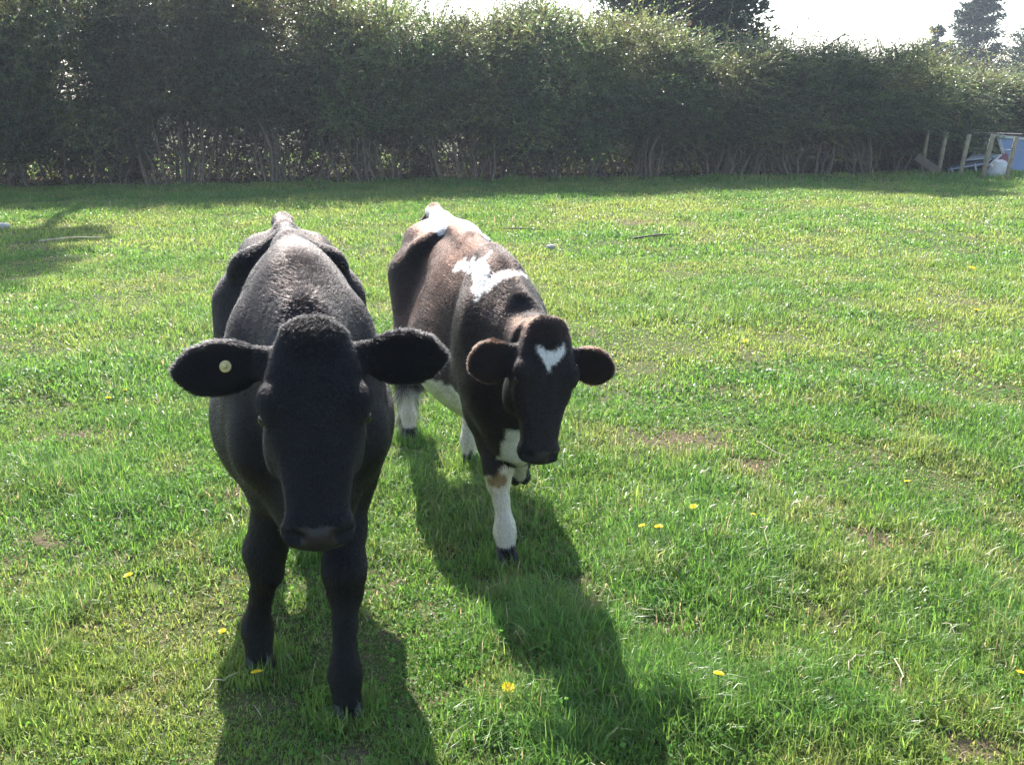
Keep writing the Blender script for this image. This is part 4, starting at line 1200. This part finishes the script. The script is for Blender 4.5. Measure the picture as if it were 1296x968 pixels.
# big framed window leaning against the hedge
WY = SY + .4
root = empty('window', tuple(Vector((ray_z(1283, 214, WY).x, WY, 0)))); rl = Vector(root.location)
tag(root, 'large white-framed window with a pale blue pane propped up at the right edge', 'window')
tl = ray_z(1263, 172, WY + .15) - rl; tr = ray_z(1325, 179, WY + .15) - rl; bl = ray_z(1276, 216, WY) - rl; br_ = ray_z(1331, 218, WY) - rl
mb = MB(); mb.bar(tl, bl, .11, .06); mb.bar(tr, br_, .08, .06); mb.bar(tl + Vector((-.08, 0, 0)), tr, .07, .06); mb.bar(bl, br_, .05, .06)
mb.build('frame', M_WHITE, root, bevel=.005)
mb = MB(); off = Vector((0, .01, 0)); V = [tl, tr, br_, bl]
mb.add([v + off for v in V] + [v + off * 2 for v in V], [(3, 2, 1, 0), (4, 5, 6, 7), (0, 1, 5, 4), (1, 2, 6, 5), (2, 3, 7, 6), (3, 0, 4, 7)])
mb.build('pane', simple_mat('sky_blue_pane', (.15, .21, .34), rough=.25, var=.35, scale=1.8, bump=0, detail=3), root)  # blue of the reflected sky painted into the pane
mb = MB(); mb.bar(bl + Vector((-.2, -.1, -.10)), br_ + Vector((0, -.1, -.12)), .06, .05); mb.build('sill', M_WHITE, root, bevel=.004)
mb = MB(); mb.bar(tl + Vector((-.45, .3, .08)), tr + Vector((0, .3, .08)), .10, .08)
mb.build('top_rail', simple_mat('rusty_rail', (.06, .028, .022), var=.4), root)
mb = MB(); a = ray_z(1246, 170, SY + .9); b = ray_z(1250, 194, SY + .8); mb.bar(a, b, .11, .05)
o = mb.build('white_plank', M_WHITE, bevel=.004); tag(o, 'stained white plank standing upright behind the fourth post', 'plank')

# ------------------------------------------------------------------ yellow flowers
M_PETAL = leaf_mat('petal', transl=.35, rough=.5, spec=.3)
M_FSTEM = simple_mat('flower_stem', (.10, .16, .04), var=.3, scale=30)
def flower_meshes(seed):
    rg = np.random.default_rng(seed); P = []; C_ = []; F_ = []
    k = 0
    for ring, (cnt, r, up) in enumerate(((15, .0175, .15), (13, .0135, .45), (9, .008, 1.0))):
        for i in range(cnt):
            a = 2 * math.pi * (i + .5 * (ring % 2)) / cnt + rg.normal(0, .08); rr = r * rg.uniform(.9, 1.08)
            d = np.array((math.cos(a), math.sin(a), up)); d /= np.linalg.norm(d); s = np.array((-math.sin(a), math.cos(a), 0))
            w = .0030 if ring < 2 else .0022
            P += [d * .001 - s * w * .4, d * .001 + s * w * .4, d * rr * .7 + s * w, d * rr, d * rr * .7 - s * w]
            F_.append((k, k + 1, k + 2, k + 3, k + 4)); k += 5
            C_ += [np.array((.85, .70, .03)) * (1 - .15 * ring) * rg.uniform(.85, 1.1)] * 5
    me = bpy.data.meshes.new('flower_head'); me.from_pydata([tuple(p) for p in P], [], F_); me.update(); vcol(me, np.array(C_)); me.materials.append(M_PETAL)
    mb = MB(); mb.tube([(0.012, .006, -.085), (.004, .002, -.04), (0, 0, 0)], [.0016, .0014, .0018], 6); mb.tube([(0, 0, -.008), (0, 0, -.003), (0, 0, .001)], [.0022, .0048, .0042], 8)
    ms = bpy.data.meshes.new('flower_stem'); ms.from_pydata(mb.V, [], mb.F); ms.update(); ms.materials.append(M_FSTEM)
    return me, ms
FM = [flower_meshes(s_) for s_ in (1, 2, 3)]
FL = [(325, 849, .055, 1.15, 'yellow dandelion open beside the black heifer\'s front hoof'),
      (162, 725, .06, 1.0, 'yellow dandelion alone in the grass low at the left'),
      (281, 795, .05, .8, 'small yellow dandelion just left of the black heifer\'s front legs'),
      (643, 875, .06, 1.15, 'bright yellow dandelion in the sunlit grass between the two cow shadows'),
      (908, 873, .07, 1.0, 'yellow dandelion on the long grass low right of the shadows'),
      (833, 684, .07, 1.1, 'yellow dandelion, lower right of the close group in the long grass'),
      (812, 680, .07, .8, 'half-open yellow dandelion, left of the close group in the long grass'),
      (877, 655, .07, .95, 'yellow dandelion, top right of the close group in the long grass'),
      (952, 667, .07, .6, 'small faint yellow dandelion right of the close group in the long grass'),
      (1294, 850, .05, 1.1, 'yellow dandelion cut by the right edge of the frame'),
      (137, 502, .04, 1.3, 'yellow dandelion above the bare brown patch left of the black heifer'),
      (158, 493, .04, 1.0, 'smaller yellow dandelion nearest the black heifer above the bare brown patch'),
      (1230, 338, .04, 2.0, 'yellow dandelion far off in the upper right of the pasture'),
      (1236, 393, .04, 1.6, 'yellow dandelion in the right of the pasture, below the farthest one'),
      (1163, 381, .04, 1.4, 'yellow dandelion far right, in the middle of the pasture'),
      (1148, 609, .05, 1.0, 'yellow dandelion in the short grass of the right foreground'),
      (944, 431, .04, 1.3, 'yellow dandelion in the open pasture right of the pied heifer')]
for i, (px, py, hz, sc_, lab) in enumerate(FL):
    x, y = gp(px, py, hz)
    x0, y0 = x, y
    r = empty('dandelion', (x0, y0, hz + float(ground_z(x0, y0))), i * 1.3)
    r.rotation_euler = (-.35 + .1 * (i % 3), .1 * (i % 4 - 1.5), i * 1.3); r.scale = (sc_,) * 3
    me, ms = FM[i % 3]
    link('flower_head', me, None, r); link('stem', ms, None, r)
    tag(r, lab, 'flower', 'yellow dandelions in the pasture')
# ------------------------------------------------------------------ sticks and stones
M_DSTICK = simple_mat('dark_stick', (.05, .035, .025), var=.4, scale=20)
M_PSTICK = simple_mat('pale_stick', (.50, .42, .28), var=.3, scale=20)
def stick(p, q, r, mat, lab, name='stick', arch=.01, n=6):
    a = gp(*p); b = gp(*q); rs = random.Random(int(p[0]))
    pts = []
    for i in range(n):
        t = i / (n - 1); x = a[0] + (b[0] - a[0]) * t + rs.uniform(-1, 1) * .012; y = a[1] + (b[1] - a[1]) * t + rs.uniform(-1, 1) * .02
        pts.append(Vector((x, y, float(ground_z(x, y)) + .045 + arch * math.sin(math.pi * t) + rs.uniform(0, .006))))
    o0 = pts[0].copy(); mb = MB(); mb.tube([v - o0 for v in pts], [r * (1 - .45 * i / (n - 1)) for i in range(n)], 7)
    tag(mb.build(name, mat, smooth=True, loc=o0), lab, 'stick')
stick((802, 306), (852, 303), .013, M_DSTICK, 'short dark stick lying in the grass right of the pied heifer\'s back')
stick((636, 293), (690, 295), .010, M_DSTICK, 'thin dark stick lying in the grass just behind the pied heifer')
stick((50, 309), (132, 306), .010, M_PSTICK, 'long pale stick lying in the grass far left before the hedge')
stick((1070, 876), (1092, 857), .0019, M_PSTICK, 'short pale twig slanting at the left of the bare patch, lower right')
stick((1133, 858), (1137, 903), .0018, M_PSTICK, 'pale twig lying across the bare patch, lower right')
stick((1190, 808), (1215, 824), .0018, M_PSTICK, 'pale twig in short grass near the right edge')
stick((955, 575), (1000, 598), .0021, M_PSTICK, 'curved pale stalk in the short grass of the middle right')
stick((262, 893), (300, 868), .0021, M_PSTICK, 'pale twig left of the black heifer\'s nearest hoof')
stick((962, 700), (975, 728), .0018, M_PSTICK, 'pale straw standing out of the long grass right of centre', arch=.03)
def stone(px, py, s, lab, col=(.48, .45, .40)):
    rg = np.random.default_rng(int(px)); x, y = gp(px, py); V = []; F_ = []; n = 10
    for i in range(7):
        th = math.pi * i / 6
        for j in range(n):
            ph = 2 * math.pi * j / n; k = 1 + rg.normal(0, .10)
            V.append((math.sin(th) * math.cos(ph) * s * k, math.sin(th) * math.sin(ph) * s * .7 * k, math.cos(th) * s * .45 * k))
    for i in range(6):
        for j in range(n): F_.append((i * n + j, (i + 1) * n + j, (i + 1) * n + (j + 1) % n, i * n + (j + 1) % n))
    mb = MB(); mb.add(V, F_)
    tag(mb.build('stone', simple_mat('pale_stone', col, var=.35, scale=12), smooth=True, loc=(x, y, float(ground_z(x, y)) + s * .3 + .02)), lab, 'stone')
stone(697, 318, .055, 'pale flat stone lying in the grass behind the pied heifer\'s shoulder')
stone(4, 290, .09, 'pale stone at the left edge below the shade of the hedge')
stone(975, 477, .03, 'small whitish stone in the short grass right of the pied heifer\'s head')
# ------------------------------------------------------------------ thin volume added to imitate veiling glare in the lens
m = bpy.data.materials.new('glare_haze'); m.use_nodes = True; nt = m.node_tree
nt.nodes.remove(nt.nodes['Principled BSDF'])
pv = N(nt, 'ShaderNodeVolumePrincipled'); pv.inputs['Color'].default_value = (.80, .88, 1.0, 1); pv.inputs['Density'].default_value = GLARE_HAZE
pv.inputs['Anisotropy'].default_value = .25
nt.links.new(pv.outputs[0], nt.nodes['Material Output'].inputs['Volume'])
mb = MB(); mb.box((0, 270, 6.2), (900, 680, 15.4))
o = mb.build('glare_haze_box', m); tag(o, kind='stuff')
